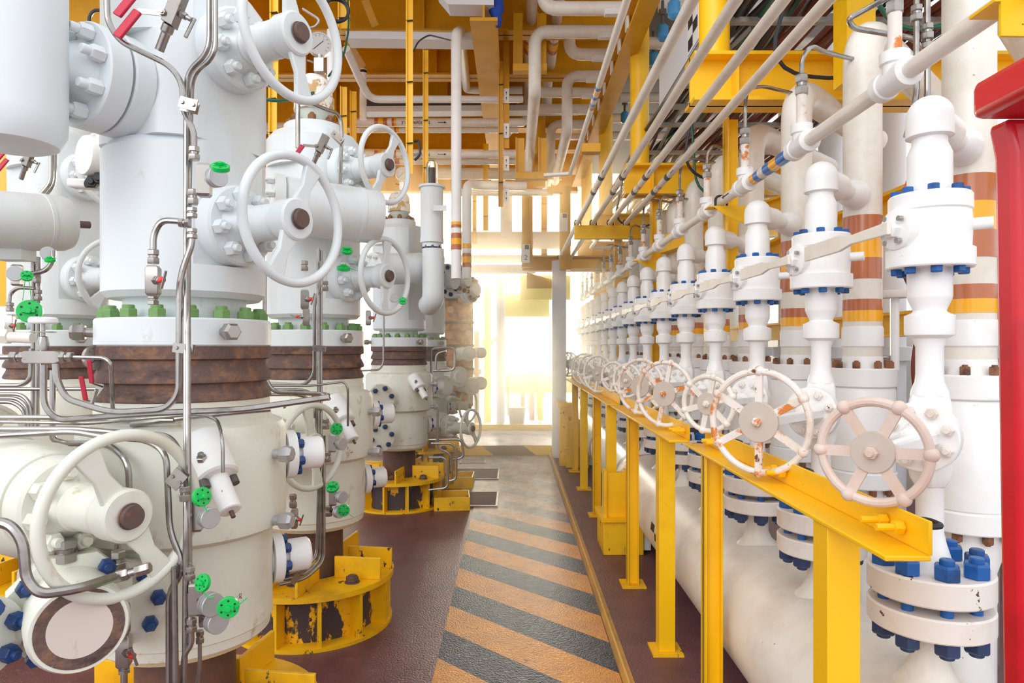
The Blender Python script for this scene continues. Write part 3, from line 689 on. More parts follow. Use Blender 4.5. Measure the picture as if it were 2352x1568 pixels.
disc_valve(787, 1020, 3.35, 14, 'round-capped bleed valve on the second casing head', block=(20, 42))
disc_valve(788, 1142, 3.3, 14, 'round-capped bleed valve on the second casing spool, upper of two', block=(20, 46))
disc_valve(782, 1176, 3.32, 14, 'round-capped bleed valve on the second casing spool, lower of two', block=None)
disc_valve(110, 582, 3.1, 16, 'round-capped bleed valve under the left barrel actuator', (.5, -.85, 0), None)
disc_valve(34, 628, 3.0, 17, 'round-capped bleed valve at the left edge', (.5, -.85, 0), (22, 50))
disc_valve(905, 684, 6.2, 10, 'tiny round-capped bleed valve beside the third wellhead', (.3, -.9, 0), None)
# green plastic caps
def gcap(px, py, Y, r, label, d=(.4, -.75, .3), strap=None):
    s = Y/F; c = at(px, py, Y); R = r*s; d = Vector(d).normalized(); x, y, z = frame(d)
    t = thing('plastic_cap', label, 'cap', c, 'bright green plastic caps')
    mbc = MB().lathe([(R*.92, -R*.5), (R, -R*.45), (R, 0), (R*.95, R*.04)], c, d, 28); ob('cap_disc', mbc, 'plastic', t)
    ob('cap_lug', MB().obox(c+d*R*.15, x*R*.5, y*R*.16, d*R*.22).hexb(c+d*R*.1, d, R*.3, R*.35, .5, 0), 'plastic', t)
    holes = MB()
    for k in range(6): holes.lathe([(R*.11, 0), (R*.11, R*.05)], c+(x*math.cos(k*PI/3+.5)+y*math.sin(k*PI/3+.5))*R*.68, d, 8)
    ob('hole', holes, 'black', t)
    if strap: ob('strap', MB().tube([at(*q) for q in strap], .0016, .02, 6), 'plastic', t)
    return t
gcap(506, 380, 1.80, 21, 'green plastic cap on the upper round-capped valve of the nearest wellhead', (.2, -.5, .8))
gcap(67, 714, 2.9, 26, 'round green plastic tag hanging at far left', (.35, -.9, .1), [(52, 690, 2.9), (58, 640, 2.9), (66, 640, 2.9), (72, 690, 2.9)])
gcap(62, 632, 2.9, 13, 'small green cap above the hanging round tag', (.5, -.6, .4))
gcap(115, 594, 3.0, 12, 'small green cap under the left barrel actuator', (.1, -.4, .9))
gcap(466, 1140, 1.80, 22, 'green plastic cap right of the lower left wheel rim', (.8, -.5, .2), [(466, 1155, 1.8), (476, 1175, 1.8), (480, 1172, 1.8)])
gcap(462, 1338, 1.78, 20, 'green plastic cap just above the two low disc caps', (-.3, -.7, .2), [(462, 1350, 1.78), (478, 1372, 1.78), (492, 1370, 1.78)])
gcap(524, 1396, 1.78, 24, 'green plastic cap right of the two low disc caps', (.3, -.95, .0), [(540, 1396, 1.78), (568, 1372, 1.78)])
gcap(797, 573, 3.3, 13, 'green plastic cap under the big barrel actuator', (.2, -.6, .7))
gcap(789, 613, 3.3, 15, 'green plastic cap beside the second wellhead mid wheel', (.1, -.3, .95), [(800, 615, 3.3), (822, 622, 3.3)])
gcap(925, 690, 3.5, 9, 'small green cap seen through the second mid wheel', (.2, -.9, .3))
gcap(774, 985, 3.25, 14, 'green plastic cap behind the second lower wheel rim', (.6, -.8, 0))
gcap(763, 1116, 3.2, 15, 'green plastic cap above the disc caps of the second casing spool', (0, -.6, .7))
gcap(789, 1172, 3.2, 14, 'green plastic cap on the lower disc cap of the second casing spool', (.2, -.95, 0), [(800, 1178, 3.2), (812, 1188, 3.2)])
# block valve with round knob at the left
t = thing('block_valve', 'horizontal steel block valve with a flat round knob at the left', 'valve', at(100, 835, 2.0))
c = at(99, 820, 2.0)
ob('valve_block', MB().lathe([(.018, -.056), (.026, -.045), (.026, .045), (.018, .056)], c, (1, 0, 0), 4, PI/4), 'fit', t, bev=.002)
ob('stem', MB().lathe([(.014, .02), (.016, .04), (.012, .06), (.006, .062), (.006, .10)], c, (0, 0, 1), 16), 'steel', t)
ob('round_knob', MB().lathe([(.034, .098), (.037, .102), (.037, .112), (.033, .117)], c, (0, 0, 1), 32), 'clean', t)
ob('guard_plate', MB().lathe([(.034, .072), (.034, .075)], c, (0, 0, 1), 28), 'fit', t)
single('steel_pipe', MB().cyl(at(-30, 772, 2.3), at(75, 776, 2.3), .018, 16).hexb(at(-8, 772, 2.3), (1, 0, 0), .028, .045, .6, 0), 'tan', 'short thick pipe with a hex nut at the left edge', 'pipe')
# red lever manifolds
def lever_valve(px, py, Y, k, label, two=True):
    s = Y/F*k; c = at(px, py, Y)
    t = thing('lever_valve', label, 'valve', c, 'lever valves with red grips')
    a = Vector((.5, -.25, .86)).normalized(); b_ = Vector((.86, 0, -.5))
    ob('manifold_block', MB().obox(c+a*18*s, a*34*s, b_*13*s, (0, 12*s, 0)), 'fit', t, bev=.002)
    ob('stem', MB().lathe([(9*s, -70*s), (9*s, -34*s), (12*s, -30*s), (12*s, -16*s)], c, a, 16), 'steel', t)
    ob('side_nut', MB().hexb(c+b_*13*s+a*15*s, b_, 8*s, 14*s, .6, .8), 'steel', t)
    h = c+b_*42*s
    ob('t_handle', MB().cyl(h-Vector((.3, .2, .9)).normalized()*22*s, h+Vector((.3, .2, .9)).normalized()*22*s, 4*s, 10), 'steel', t)
    for q in ((0, 1) if two else (0,)):
        st = c+Vector((-12*s, -.01, (4+q*42)*s)); e_ = st+Vector((-48*s, -.01, 2*s)); g = e_+Vector((-34*s, -.02, -58*s))
        l_ = ob('lever', MB().obox((st+e_)/2, (e_-st)/2, (0, 1.5*s, 0), (0, 0, 5*s)), 'fit', t)
        ob('red_grip', MB().obox((e_+g)/2, (e_-g)/2, (0, 4*s, 0), Vector((.86, 0, -.5))*8.5*s), 'redgrip', l_, bev=.003)
        ob('lever_nut', MB().hexb(st+Vector((0, -.004, 0)), (0, -1, 0), 7*s, 7*s), 'fit', l_)
lever_valve(395, 40, 1.98, 1.15, 'lever valve with two red grips at the top of the nearest wellhead')
lever_valve(62, 372, 3.0, .62, 'lever valve with two red grips over the left barrel actuator')
lever_valve(736, 340, 3.3, .62, 'lever valve with a red grip in front of the second wellhead dome', False)
t = thing('lever_valve', 'lever valve with two upright red grips left of the rusty clamp', 'valve', at(235, 930, 2.2), 'lever valves with red grips')
for (x0, y0, x1, y1) in ((186, 864, 197, 920), (204, 826, 211, 880)):
    a = at(x0, y0, 2.15); b_ = at(x1, y1, 2.15)
    ob('red_grip', MB().obox((a+b_)/2, (a-b_)/2, (0, .004, 0), Vector((.0075, 0, 0))), 'redgrip', t, bev=.003)
ob('lever', MB().cyl(at(211, 880, 2.15), at(236, 888, 2.2), .003, 8).cyl(at(197, 920, 2.15), at(232, 924, 2.2), .003, 8), 'fit', t)
ob('manifold_block', MB().obox(at(236, 900, 2.25), (.016, 0, 0), (0, .015, 0), (0, 0, .03)), 'fit', t, bev=.002)
ob('t_handle', MB().cyl(at(222, 894, 2.1), at(211, 928, 2.1), .006, 10), 'steel', t)
# pressure gauges
def gauge(c, r, label, d=(.35, -.93, 0), post=True):
    c = Vector(c); d = Vector(d).normalized(); x, y, z = frame(d)
    t = thing('pressure_gauge', label, 'gauge', c-Vector((0, 0, r*2.4)), 'round pressure gauges')
    k = ob('case', MB().lathe([(r*.9, -r*.7), (r, -r*.6), (r, 0), (r*.88, 0), (r*.88, -.002)], c, d, 36), 'fit', t)
    ob('dial', MB().lathe([(r*.88, -.006), (r*.88, -.003)], c, d, 36), 'face', t)
    tick = MB()
    for i in range(11):
        a = math.radians(-45+27*i); v = x*math.cos(a)+y*math.sin(a); w = d.cross(v)
        tick.obox(c+v*r*.74-d*.002, v*r*.08, w*r*.015, d*.0006)
    ob('dial_marks', tick, 'ink', t)
    v = (x*.7+y*.7).normalized(); w = d.cross(v)
    ob('needle', MB().obox(c-v*r*.15, v*r*.55, w*r*.022, d*.0012), 'ink', t)
    if post:
        ob('stem', MB().cyl(c+Vector((0, 0, -r*.95)), c+Vector((0, 0, -r*1.3)), r*.2, 12), 'fit', t)
        ob('gauge_valve', MB().obox(c+Vector((0, 0, -r*1.9)), (r*.42, 0, 0), (0, r*.35, 0), (0, 0, r*.6)), 'fit', t, bev=.002)
        ob('bleed_screw', MB().cyl(c+Vector((-r*.4, -.01, -r*1.7)), c+Vector((-r*.95, -.03, -r*1.6)), r*.08, 8), 'steel', t)
    return t
gauge((-1.125, 3.96, 3.36), .068, 'big round pressure gauge on top of the second wellhead')
gauge((-1.13, 6.93, 3.36), .068, 'round pressure gauge on top of the third wellhead, seen through a wheel')
gauge(at(226, 820, 2.25), .042, 'pressure gauge edge-on left of the nearest rusty clamp', (.75, -.65, 0), False)
# clear domed sight glass actuator near the third well
t = thing('sight_cylinder', 'grey upright cylinder with a clear dome beside the third wellhead', 'cylinder', at(992, 640, 6.3))
s = 6.3/F
ob('cylinder_body', MB().cyl(at(992, 548, 6.3), at(992, 432, 6.3), 26*s, 32).lathe([(30*s, 0), (30*s, 5*s)], at(992, 432, 6.3), (0, 0, 1), 32), 'white', t)
ob('clear_dome', MB().lathe([(13*s, 0), (13*s, 48*s), (9*s, 56*s), (3*s, 59*s)], at(992, 427, 6.3), (0, 0, 1), 24), 'glass', t)
ob('inner_rod', MB().cyl(at(992, 428, 6.3), at(992, 386, 6.3), 6*s, 12), 'dgrey', t)
ob('flange', MB().lathe([(22*s, 0), (22*s, 10*s), (27*s, 10*s), (27*s, 20*s)], at(992, 568, 6.3), (0, 0, 1), 28), 'white', t)
nuts(t, at(992, 572, 6.3), (0, 0, 1), 18*s, 8, .02, .03, 'dblue', 'dark_nut')
ob('elbow_pipe', MB().tube([at(995, 572, 6.3), at(995, 690, 6.3), at(985, 700, 6.5)], 25*s, .08, 24), 'white', t)
ob('bracket', MB().obox(at(1010, 478, 6.15), (.06, 0, 0), (0, .01, 0), (0, 0, .025)), 'white', t)
# flanged branches beyond
for i, (px, py, Y, r, dk) in enumerate([(1030, 645, 6.9, 40, 'dblue'), (1062, 642, 7.8, 32, 'rnut'), (1085, 665, 8.8, 30, 'rnut')]):
    t = thing('flanged_branch', ['round flange with dark blue bolts right of the sight cylinder', 'round clamp flange with rusty bolts under the banded pipe', 'farthest round flange with rusty bolts under the banded pipes'][i], 'flange', at(px, py, Y), 'flanged branches by the banded pipes')
    s = Y/F; d = Vector((.85, -.5, 0)).normalized(); c = at(px, py, Y)
    ob('flange', MB().lathe([(r*s, -.09), (r*s, -.05), (r*s*.9, -.045), (r*s, -.03), (r*s, 0)], c, d, 36), 'white', t)
    nuts(t, c, d, r*s*.78, 8, 5.5*s, 5*s, dk, 'bolt')
    ob('branch_pipe', MB().lathe([(r*s*.6, -.35), (r*s*.6, -.08)], c, d, 28).lathe([(r*s*.5, -.02), (r*s*.5, .08)], c, d, 24), 'white', t)
# ================================================================ RIGHT HAND FLOWLINES
NR = 15; XS, YS, DY = 1.2, 1.97, .696; XT, YT = 1.52, 2.28
# header pipe on the deck
t = thing('header_pipe', 'huge white header pipe lying along the deck under the valves', 'pipe', (1.2, 6, .09))
ob('pipe_barrel', MB().lathe([(.278, .0), (.278, 11.9)], (1.2, .5, .37), (0, 1, 0), 64), 'tan', t)
for (y, w, m_) in ((6.05, .10, 'brownband'), (6.25, .10, 'grey'), (8.2, .12, 'brownband')): ob('colour_band', MB().ring((1.2, y, .37), (1.2, y+w, .37), .2795, .277, 64), m_, t)
for (y, q) in ((4.30, 0), (4.42, 1), (4.54, 0)):
    a = PI-.12+.16*q
    dn = Vector((math.cos(a), 0, math.sin(a))); ob('black_mark', MB().obox(Vector((1.2, y, .37))+dn*.279, dn*.0008, (0, .05, 0), dn.cross(Vector((0, 1, 0)))*.025), 'ink', t)
for i, y in enumerate((5.3, 9.1)):
    s_ = thing('pipe_saddle', ['yellow box support clamped to the header pipe, nearer one', 'yellow box support clamped to the header pipe, farther one'][i], 'support', (1.05, y, 0), 'header pipe supports')
    ob('base_box', MB().box(.69, 1.0, y-.05, y+.35, .0, .26), 'wyellow', s_, bev=.005)
    ob('shelf', MB().box(.67, 1.02, y-.08, y+.37, .26, .28), 'yellow', s_)
    ob('upright', MB().box(.71, .88, y+.02, y+.1, .28, .62).box(.70, .72, y-.02, y+.12, .28, .64).box(.87, .89, y-.02, y+.12, .28, .64), 'yellow', s_)
    ob('white_pad', MB().box(1.0, 1.06, y-.02, y+.33, .03, .26), 'clean', s_)
# slender riser prototype (origin at deck below the riser)
def riser():
    t = thing('flowline_riser', '', 'pipe'); m = 'clean'
    ob('stub_neck', MB().lathe([(.105, .58), (.098, .63), (.07, .66), (.052, .70), (.05, .80)], n=28), 'tan', t)
    ob('lower_flange', MB().lathe([(.157, .804), (.162, .809), (.162, .864), (.157, .869)], n=48), 'spot', t)
    ob('upper_flange', MB().lathe([(.157, .896), (.162, .901), (.162, .964), (.157, .969)], n=48), 'spot', t)
    ob('gasket', MB().lathe([(.07, .869), (.07, .896)], n=24), 'grey', t)
    for k in range(8):
        a = -1.78+k*PI/4; p = Vector((math.cos(a)*.122, math.sin(a)*.122, 0))
        if k == 0: b0_ = [ob('top_nut', MB().hexb(p+Vector((0, 0, .969)), (0, 0, 1), .034, .042, .55, .35), 'blue', t), ob('stud_bolt', MB().cyl(p+Vector((0, 0, .80)), p+Vector((0, 0, .975)), .016, 12), 'blue', t), ob('bottom_nut', MB().hexb(p+Vector((0, 0, .804)), (0, 0, -1), .034, .038, .55, .3), 'dblue', t)]; p0 = p
        else:
            for b1_ in b0_: instpart(b1_, t, p-p0)
    ob('lower_spool', MB().lathe([(.064, .969), (.058, .985), (.042, 1.04), (.036, 1.07), (.036, 1.20), (.045, 1.225)], n=28), m, t)
    ob('upper_spool', MB().lathe([(.05, 1.46), (.048, 1.475), (.038, 1.50), (.036, 1.52), (.036, 1.60), (.045, 1.625), (.064, 1.635), (.065, 1.64), (.065, 1.69), (.045, 1.70), (.042, 1.705), (.057, 1.74), (.058, 1.745), (.058, 1.83)], n=28), m, t)
    e_ = ob('top_spool', MB().lathe([(.058, 2.035), (.058, 2.155), (.046, 2.185), (.046, 2.20), (.062, 2.205), (.062, 2.262)], n=28), m, t)
    ob('elbow', MB().ball((0, 0, 2.262), .0615, 28, 14).tube([(0, 0, 2.25), (.12, .117, 2.25)], .055, .01, 20).tube([(.12, .117, 2.25), (.30, .293, 2.25)], .038, .01, 20).lathe([(.038, 0), (.055, .03), (.062, .10)], (.19, .185, 2.25), (.72, .70, 0), 24), m, e_)
    return t
def ball_valve():
    t = thing('ball_valve', '', 'valve'); m = 'clean'
    ob('valve_body', MB().lathe([(.110, 1.826), (.113, 1.83), (.113, 1.88), (.103, 1.884), (.106, 1.95), (.103, 1.985), (.107, 1.99), (.107, 2.03), (.103, 2.036)], n=44), m, t)
    for (z, ax, n_) in ((2.036, 1, 'top_bolt'), (1.826, -1, 'bottom_bolt')):
        nuts(t, (0, 0, z), (0, 0, ax), .085, 8, .0165, .018, 'blue', n_, .35, 0)
    ob('bonnet_pad', MB().lathe([(.058, 0), (.058, .022), (.05, .026)], (-.092, -.02, 1.935), (-1, -.25, 0), 28), m, t)
    ob('stem_boss', MB().lathe([(.026, .02), (.026, .045), (.018, .05)], (-.092, -.02, 1.935), (-1, -.25, 0), 6), m, t)
    for (dy, dz) in ((-.04, .025), (.03, -.035), (.03, .035), (-.03, -.035)): ob('pad_bolt', MB().lathe([(.008, 0), (.008, .012)], (-.115, -.02+dy, 1.935+dz), (-1, -.2, 0), 12), 'fit', t)
    ob('pin', MB().cyl((.08, -.055, 1.945), (.125, -.085, 1.945), .017, 16), m, t)
    q = [(-.135, -.05), (-.140, .16), (-.115, .24), (-.115, .50)]
    mb = MB()
    mb.prism([(-.05, .018), (.16, .014), (.24, .026), (.50, .026), (.50, -.026), (.24, -.026), (.16, -.014), (-.05, -.018)], (-.150, 0, 1.935), (0, 1, 0), (0, 0, 1), (.012, 0, 0))
    ob('lever', mb, 'tan', t, bev=.002)
    return t
def globe_valve(R, m, six=0.3, dist=.45):
    """wheel axis +X, origin at deck below the riser"""
    t = thing('globe_valve', '', 'valve'); X = (1, 0, 0); H = 1.350
    ob('valve_body', MB().lathe([(.042, 1.20), (.058, 1.225), (.062, 1.25), (.062, 1.43), (.055, 1.46), (.045, 1.47)], n=6, ph=.3).lathe([(.066, 0), (.066, .07)], (0, 0, H), X, 28), 'clean', t, bev=.004)
    ob('bonnet_flange', MB().lathe([(.095, .062), (.098, .066), (.098, .10), (.094, .104)], (0, 0, H), X, 40), 'clean', t)
    nuts(t, (.104, 0, H), X, .074, 8, .0165, .016, 'spot', 'nut', .35, .5, .55)
    ob('gland', MB().lathe([(.05, .10), (.036, .13), (.03, .15), (.034, .155), (.034, .165), (.014, .17), (.012, dist+.02)], (0, 0, H), X, 24), 'clean', t)
    mb = MB()
    for s in (-1, 1): mb.obox((.10+(dist-.12)/2-.03, s*.036, H), ((dist-.16)/2, s*-.006, 0), (0, .007, 0), (0, 0, .013))
    mb.lathe([(.032, dist-.06), (.032, dist-.02), (.024, dist-.015)], (0, 0, H), X, 20)
    ob('yoke', mb, 'clean', t)
    w = ob('handwheel', MB().torus((dist, 0, H), X, R-.011, .0115, 60, 10), m, t)
    for k in range(6):
        a = six+k*PI/3; d = Vector((0, math.cos(a), math.sin(a))); s_ = Vector((0, -d.z, d.y)); c = Vector((dist, 0, H))
        ob('spoke', MB().obox(c+d*(R*.62), d*(R*.30), s_*.0125, (.0045, 0, 0)).ball(c+d*(R-.009), .0175, 14, 8), m, w)
    ob('hub_disc', MB().lathe([(R*.36, -.008), (R*.38, -.004), (R*.38, .008), (R*.37, .010)], (dist, 0, H), X, 40), 'disc', w)
    ob('hub_nut', MB().hexb((dist+.010, 0, H), X, .016, .016, .6, .5), m, w)
    return t
rp = riser(); bp_ = ball_valve()
sizes = 'SLSLLSSLLLSSLLL'; dists = [.485, .535, .48, .55, .55, .50, .50, .57, .55, .57, .48, .48, .55, .55, .55]
GV = {}
for k in range(NR):
    y = YS+DY*k
    w = ORDN[k]
    q = rp if k == 0 else copy_tree(rp); q.location = (XS, y, 0)
    q['label'] = ('slender white flowline riser nearest the red frame' if k == 0 else f'slender white flowline riser, {w} in the row from the red frame'); q['group'] = 'slender flowline risers in the right hand row'
    q = bp_ if k == 0 else copy_tree(bp_); q.location = (XS, y, 0)
    q['label'] = ('nearest bolted white ball valve, with a long flat lever, by the red frame' if k == 0 else f'bolted white ball valve with flat lever, {w} from the red frame'); q['group'] = 'ball valves on the slender risers'
    big = sizes[k] == 'L'
    mm = 'pinkwheel' if k == 0 else ('rustwheel' if k in (1, 3, 4) else 'tan')
    key = (big, mm, dists[k])
    if key not in GV: q = GV[key] = globe_valve(.180 if big else .131, mm, .05 if k == 0 else (.52 if k == 1 else .3), dists[k])
    else: q = copy_tree(GV[key])
    q.location = (XS, y, 0); q.rotation_euler = (0, 0, math.radians(-135))
    q['label'] = {0: 'pinkish six-spoke handwheel valve nearest the camera, right of the yellow rail', 1: 'large rust-streaked six-spoke handwheel valve, second from the red frame'}.get(k, f'six-spoke handwheel valve, {w} in the row from the red frame'); q['group'] = 'six-spoke handwheel valves over the yellow rail'
# thick pipes
def thick():
    t = thing('flowline_pipe', '', 'pipe'); m = 'clean'
    ob('pipe_run', MB().tube([(0, 0, 1.50), (0, 0, 2.98), (.26, .26, 2.98), (.9, .9, 2.98)], .078, .22, 32), 'tan', t)
    for (a, b_, mm) in ((2.165, 2.075, 'brownband'), (2.075, 1.983, 'yband'), (1.983, 1.893, 'brownband'), (1.806, 1.758, 'brownband'), (1.758, 1.712, 'yband')):
        ob('colour_band', MB().ring((0, 0, b_), (0, 0, a), .0795, .077, 40), mm, t)
    ob('weld_ring', MB().lathe([(.079, 1.60), (.083, 1.605), (.083, 1.68), (.079, 1.69)], n=36), m, t)
    ob('flange', MB().lathe([(.132, 1.43), (.135, 1.434), (.135, 1.505), (.131, 1.51), (.084, 1.51), (.079, 1.56)], n=44), m, t)
    nuts(t, (0, 0, 1.51), (0, 0, 1), .108, 8, .017, .028, 'rnut', 'rusty_nut', .1, .2)
    ob('valve_barrel', MB().lathe([(.125, 1.07), (.13, 1.075), (.13, 1.415), (.122, 1.43)], n=44), m, t)
    ob('bottom_flange', MB().lathe([(.132, 1.0), (.135, 1.004), (.135, 1.064), (.131, 1.07)], n=44), m, t)
    nuts(t, (0, 0, 1.0), (0, 0, -1), .108, 8, .017, .028, 'rnut', 'rusty_nut', .1, .2)
    ob('lower_pipe', MB().lathe([(.078, .0), (.078, .86), (.09, .90), (.09, 1.0)], n=32), m, t)
    return t
tp = thick()
for k in range(NR):
    q = tp if k == 0 else copy_tree(tp); q.location = (XT, YT+DY*k, 0)
    q['label'] = ('thick white pipe with brown and amber bands touching the red frame' if k == 0 else f'thick banded white pipe, {ORDN[k]} from the red frame, arching at the top'); q['group'] = 'thick banded pipes behind the slender risers'
# ---------------- header tube over the risers, with tees
t = thing('chemical_header', 'long white small-bore header tube with tees above the risers', 'pipe', (1.2, 6, 2.44)); ZH = 2.44
ob('tube', MB().tube([(1.2, 1.25, ZH), (1.2, 12.3, ZH)], .027, .01, 20), 'tan', t)
for k in range(NR):
    y = 2.15+DY*k
    tee = ob('tee', MB().lathe([(.036, -.085), (.045, -.08), (.045, -.045), (.040, -.04), (.040, .04), (.045, .045), (.045, .08), (.036, .085)], (1.2, y, ZH), (0, 1, 0), 24).lathe([(.036, 0), (.036, .045), (.044, .05), (.044, .085), (.038, .088)], (1.2, y, ZH), (0, 0, 1), 24), 'clean', t)
    ob('nipple', MB().lathe([(.021, .085), (.021, .215)], (1.2, y, ZH), (0, 0, 1), 18), 'rustwheel', tee)
for (y0, y1, mm) in ((2.975, 3.065, 'bband'), (3.065, 3.15, 'yband'), (3.15, 3.23, 'bband'), (3.30, 3.355, 'bband'), (3.355, 3.41, 'yband')):
    ob('colour_band', MB().ring((1.2, y0, ZH), (1.2, y1, ZH), .0283, .026, 24), mm, t)
a_ = MB().obox((1.172, 3.77, ZH), (.0006, 0, 0), (0, .045, 0), (0, 0, .0035)).prism([(0, -.011), (.035, 0), (0, .011)], (1.1715, 3.815, ZH), (0, 1, 0), (0, 0, 1), (.001, 0, 0))
ob('flow_arrow', a_, 'ink', t)
for k in range(NR):
    y = 2.15+DY*k
    fitting((1.2, y, ZH+.21), (0, 0, 1), .028, .085, f'hex fitting on the header tube nipple, {ORDN[k]} from the red frame', 'hex fittings on the header tube')
    P = [(1.2, y, ZH+.29), (1.2, y, ZH+.42), (1.235, y+.06, ZH+.52), (1.32, y+.09, ZH+.55), (1.52, y+.13, ZH+.52)]
    if k % 2: P = [(1.2, y, ZH+.29), (1.2, y, ZH+.36), (1.24, y, ZH+.42), (1.3, y+.02, ZH+.40), (1.52, y+.12, ZH+.40)]
    single('sampling_tube', MB().tube(P, .0095, .06, 10), 'steel', f'bent stainless tube rising from the header tube, {ORDN[k]} from the red frame', 'tube', 'bent tubes over the header tube')
for i, y in enumerate((1.62, 3.95, 6.4)):
    t = thing('pipe_bracket', ['yellow angle bracket under the header tube beside the red frame', 'yellow gusset bracket with a black U-bolt under the header tube, middle one', 'yellow gusset bracket under the header tube, farthest one'][i], 'bracket', (1.3, y, 2.36), 'brackets under the header tube')
    w = .42 if i == 0 else .26
    ob('angle', MB().box(1.12, 1.12+w, y-.03, y+.06, 2.405, 2.412).prism([(1.15, 0), (1.12+w, 0), (1.12+w, -.12), (1.22, -.05)] if i else [(1.135, 0), (1.12+w, 0), (1.12+w, -.085), (1.135, -.08)], (0, y-.03, 2.405), (1, 0, 0), (0, 0, 1), (0, .008, 0)), 'yellow', t)
    ob('u_bolt', MB().tube([(1.166, y, 2.40), (1.166, y, 2.475), (1.234, y, 2.475), (1.234, y, 2.40)], .007, .033, 10), 'black', t)
# ---------------- yellow rail in front of the wheels
def rail(y0, y1, x, h, posts, label, bolts=()):
    t = thing('support_rail', label, 'rail', (x, (y0+y1)/2, h), 'yellow angle rails under the handwheels')
    ob('angle_beam', MB().box(x-.05, x+.05, y0, y1, h-.012, h).box(x+.045, x+.053, y0, y1, h, h+.075), 'yellow', t, bev=.003)
    for (y, w) in posts:
        p = ob('post', MB().box(x-w/2, x+w/2, y-w*.12, y+w*.12, .012, h-.012).box(x-w/2, x-w/2+.008, y-w/2, y+w/2, .012, h-.012).box(x+w/2-.008, x+w/2, y-w/2, y+w/2, .012, h-.012) if w < .08 else MB().box(x-w/2, x+w/2, y-w/2, y+w/2, .012, h-.012), 'yellow', t, bev=.002)
        ob('base_plate', MB().box(x-.08, x+.08, y-.08, y+.08, 0, .012), 'wyellow', p)
    for y in bolts:
        for dy in (-.035, .035):
            ob('u_bolt_nut', MB().cyl((x+.045, y+dy, h+.038), (x-.02, y+dy, h+.038), .0085, 10).lathe([(.016, .0), (.016, .02)], (x+.04, y+dy, h+.038), (-1, 0, 0), 6), 'yellow', t)
        ob('u_bolt_loop', MB().tube([(x+.05, y-.035, h+.038), (x+.14, y-.035, h+.038), (x+.14, y+.035, h+.038), (x+.05, y+.035, h+.038)], .007, .03, 8), 'black', t)
rail(1.47, 3.2, .85, 1.15, [(1.80, .085), (2.93, .075)], 'nearest yellow angle rail with paired U-bolts, ending right of centre bottom', (1.60, 2.28, 2.98))
rail(3.30, 5.3, .80, 1.15, [(3.60, .085), (4.60, .075)], 'second yellow angle rail, beyond the nearest one', (3.4,))
rail(5.4, 7.4, .79, 1.15, [(5.55, .08), (6.5, .075)], 'third yellow angle rail along the walkway', ())
rail(7.5, 9.9, .79, 1.15, [(7.7, .08), (8.8, .075)], 'farthest yellow angle rail along the walkway', ())
# ---------------- conduits overhead
HC = 2.9
for i, (q, ye) in enumerate([(.515, 9.95), (.640, 9.95), (.777, 8.9), (.905, 8.2)]):
    x = q*1.3
    t = thing('overhead_pipe', ['leftmost of four parallel white pipes running overhead', 'second from left of four parallel white pipes overhead', 'third from left of four parallel white pipes overhead', 'rightmost of four parallel white pipes overhead'][i], 'pipe', (x, 5, HC), 'four parallel overhead pipes')
    P = [(x, 1.3, HC), (x, ye, HC)]
    if i == 2: P = P[:1]+[(x, ye, HC), (x+.8, ye, HC)]
    ob('pipe_run', MB().tube(P, .0245, .04, 16), 'tan', t)
    for (dy, mm) in ((5.15, 'black'), (5.45, 'brownband'), (5.65, 'dgrey')): ob('band', MB().ring((x, dy+i*.0, HC), (x, dy+.09, HC), .0255, .024, 18), mm, t)
    ob('flow_arrow', MB().obox((x-.02, 5.0, HC-.0145), (.0006, 0, 0), (0, .05, 0), (0, 0, .004)), 'ink', t)
for i, (y, x0, x1) in enumerate([(7.15, .635, 1.34), (9.9, .62, 1.4)]):
    t = thing('pipe_support', ['yellow channel carrying the four overhead pipes, nearer one', 'yellow channel carrying the overhead pipes, farther one'][i], 'support', (1, y, 2.75), 'channels under the overhead pipes')
    ob('channel', MB().box(x0, x1, y-.04, y+.04, HC-.17, HC-.03), 'yellow', t, bev=.003)
    for q in (.515, .640, .777, .905)[:4 if i == 0 else 2]:
        x = q*1.3; ob('u_bolt', MB().tube([(x-.032, y, HC-.03), (x-.032, y, HC+.03), (x+.032, y, HC+.03), (x+.032, y, HC-.03)], .007, .028, 8), 'black', t)
# slim banded pipe
t = thing('overhead_pipe', 'slim white overhead pipe with blue and orange bands, left of the four', 'pipe', (.505, 6, 3.15))
ob('pipe_run', MB().tube([(.505, 2.6, 3.15), (.505, 6.1, 3.15), (.27, 6.12, 3.14)], .019, .03, 14), 'tan', t)
for y, mm in ((4.05, 'bband'), (4.12, 'yband'), (4.20, 'bband'), (4.32, 'bband'), (4.38, 'brownband')): ob('band', MB().ring((.505, y, 3.15), (.505, y+.045, 3.15), .0198, .018, 16), mm, t)
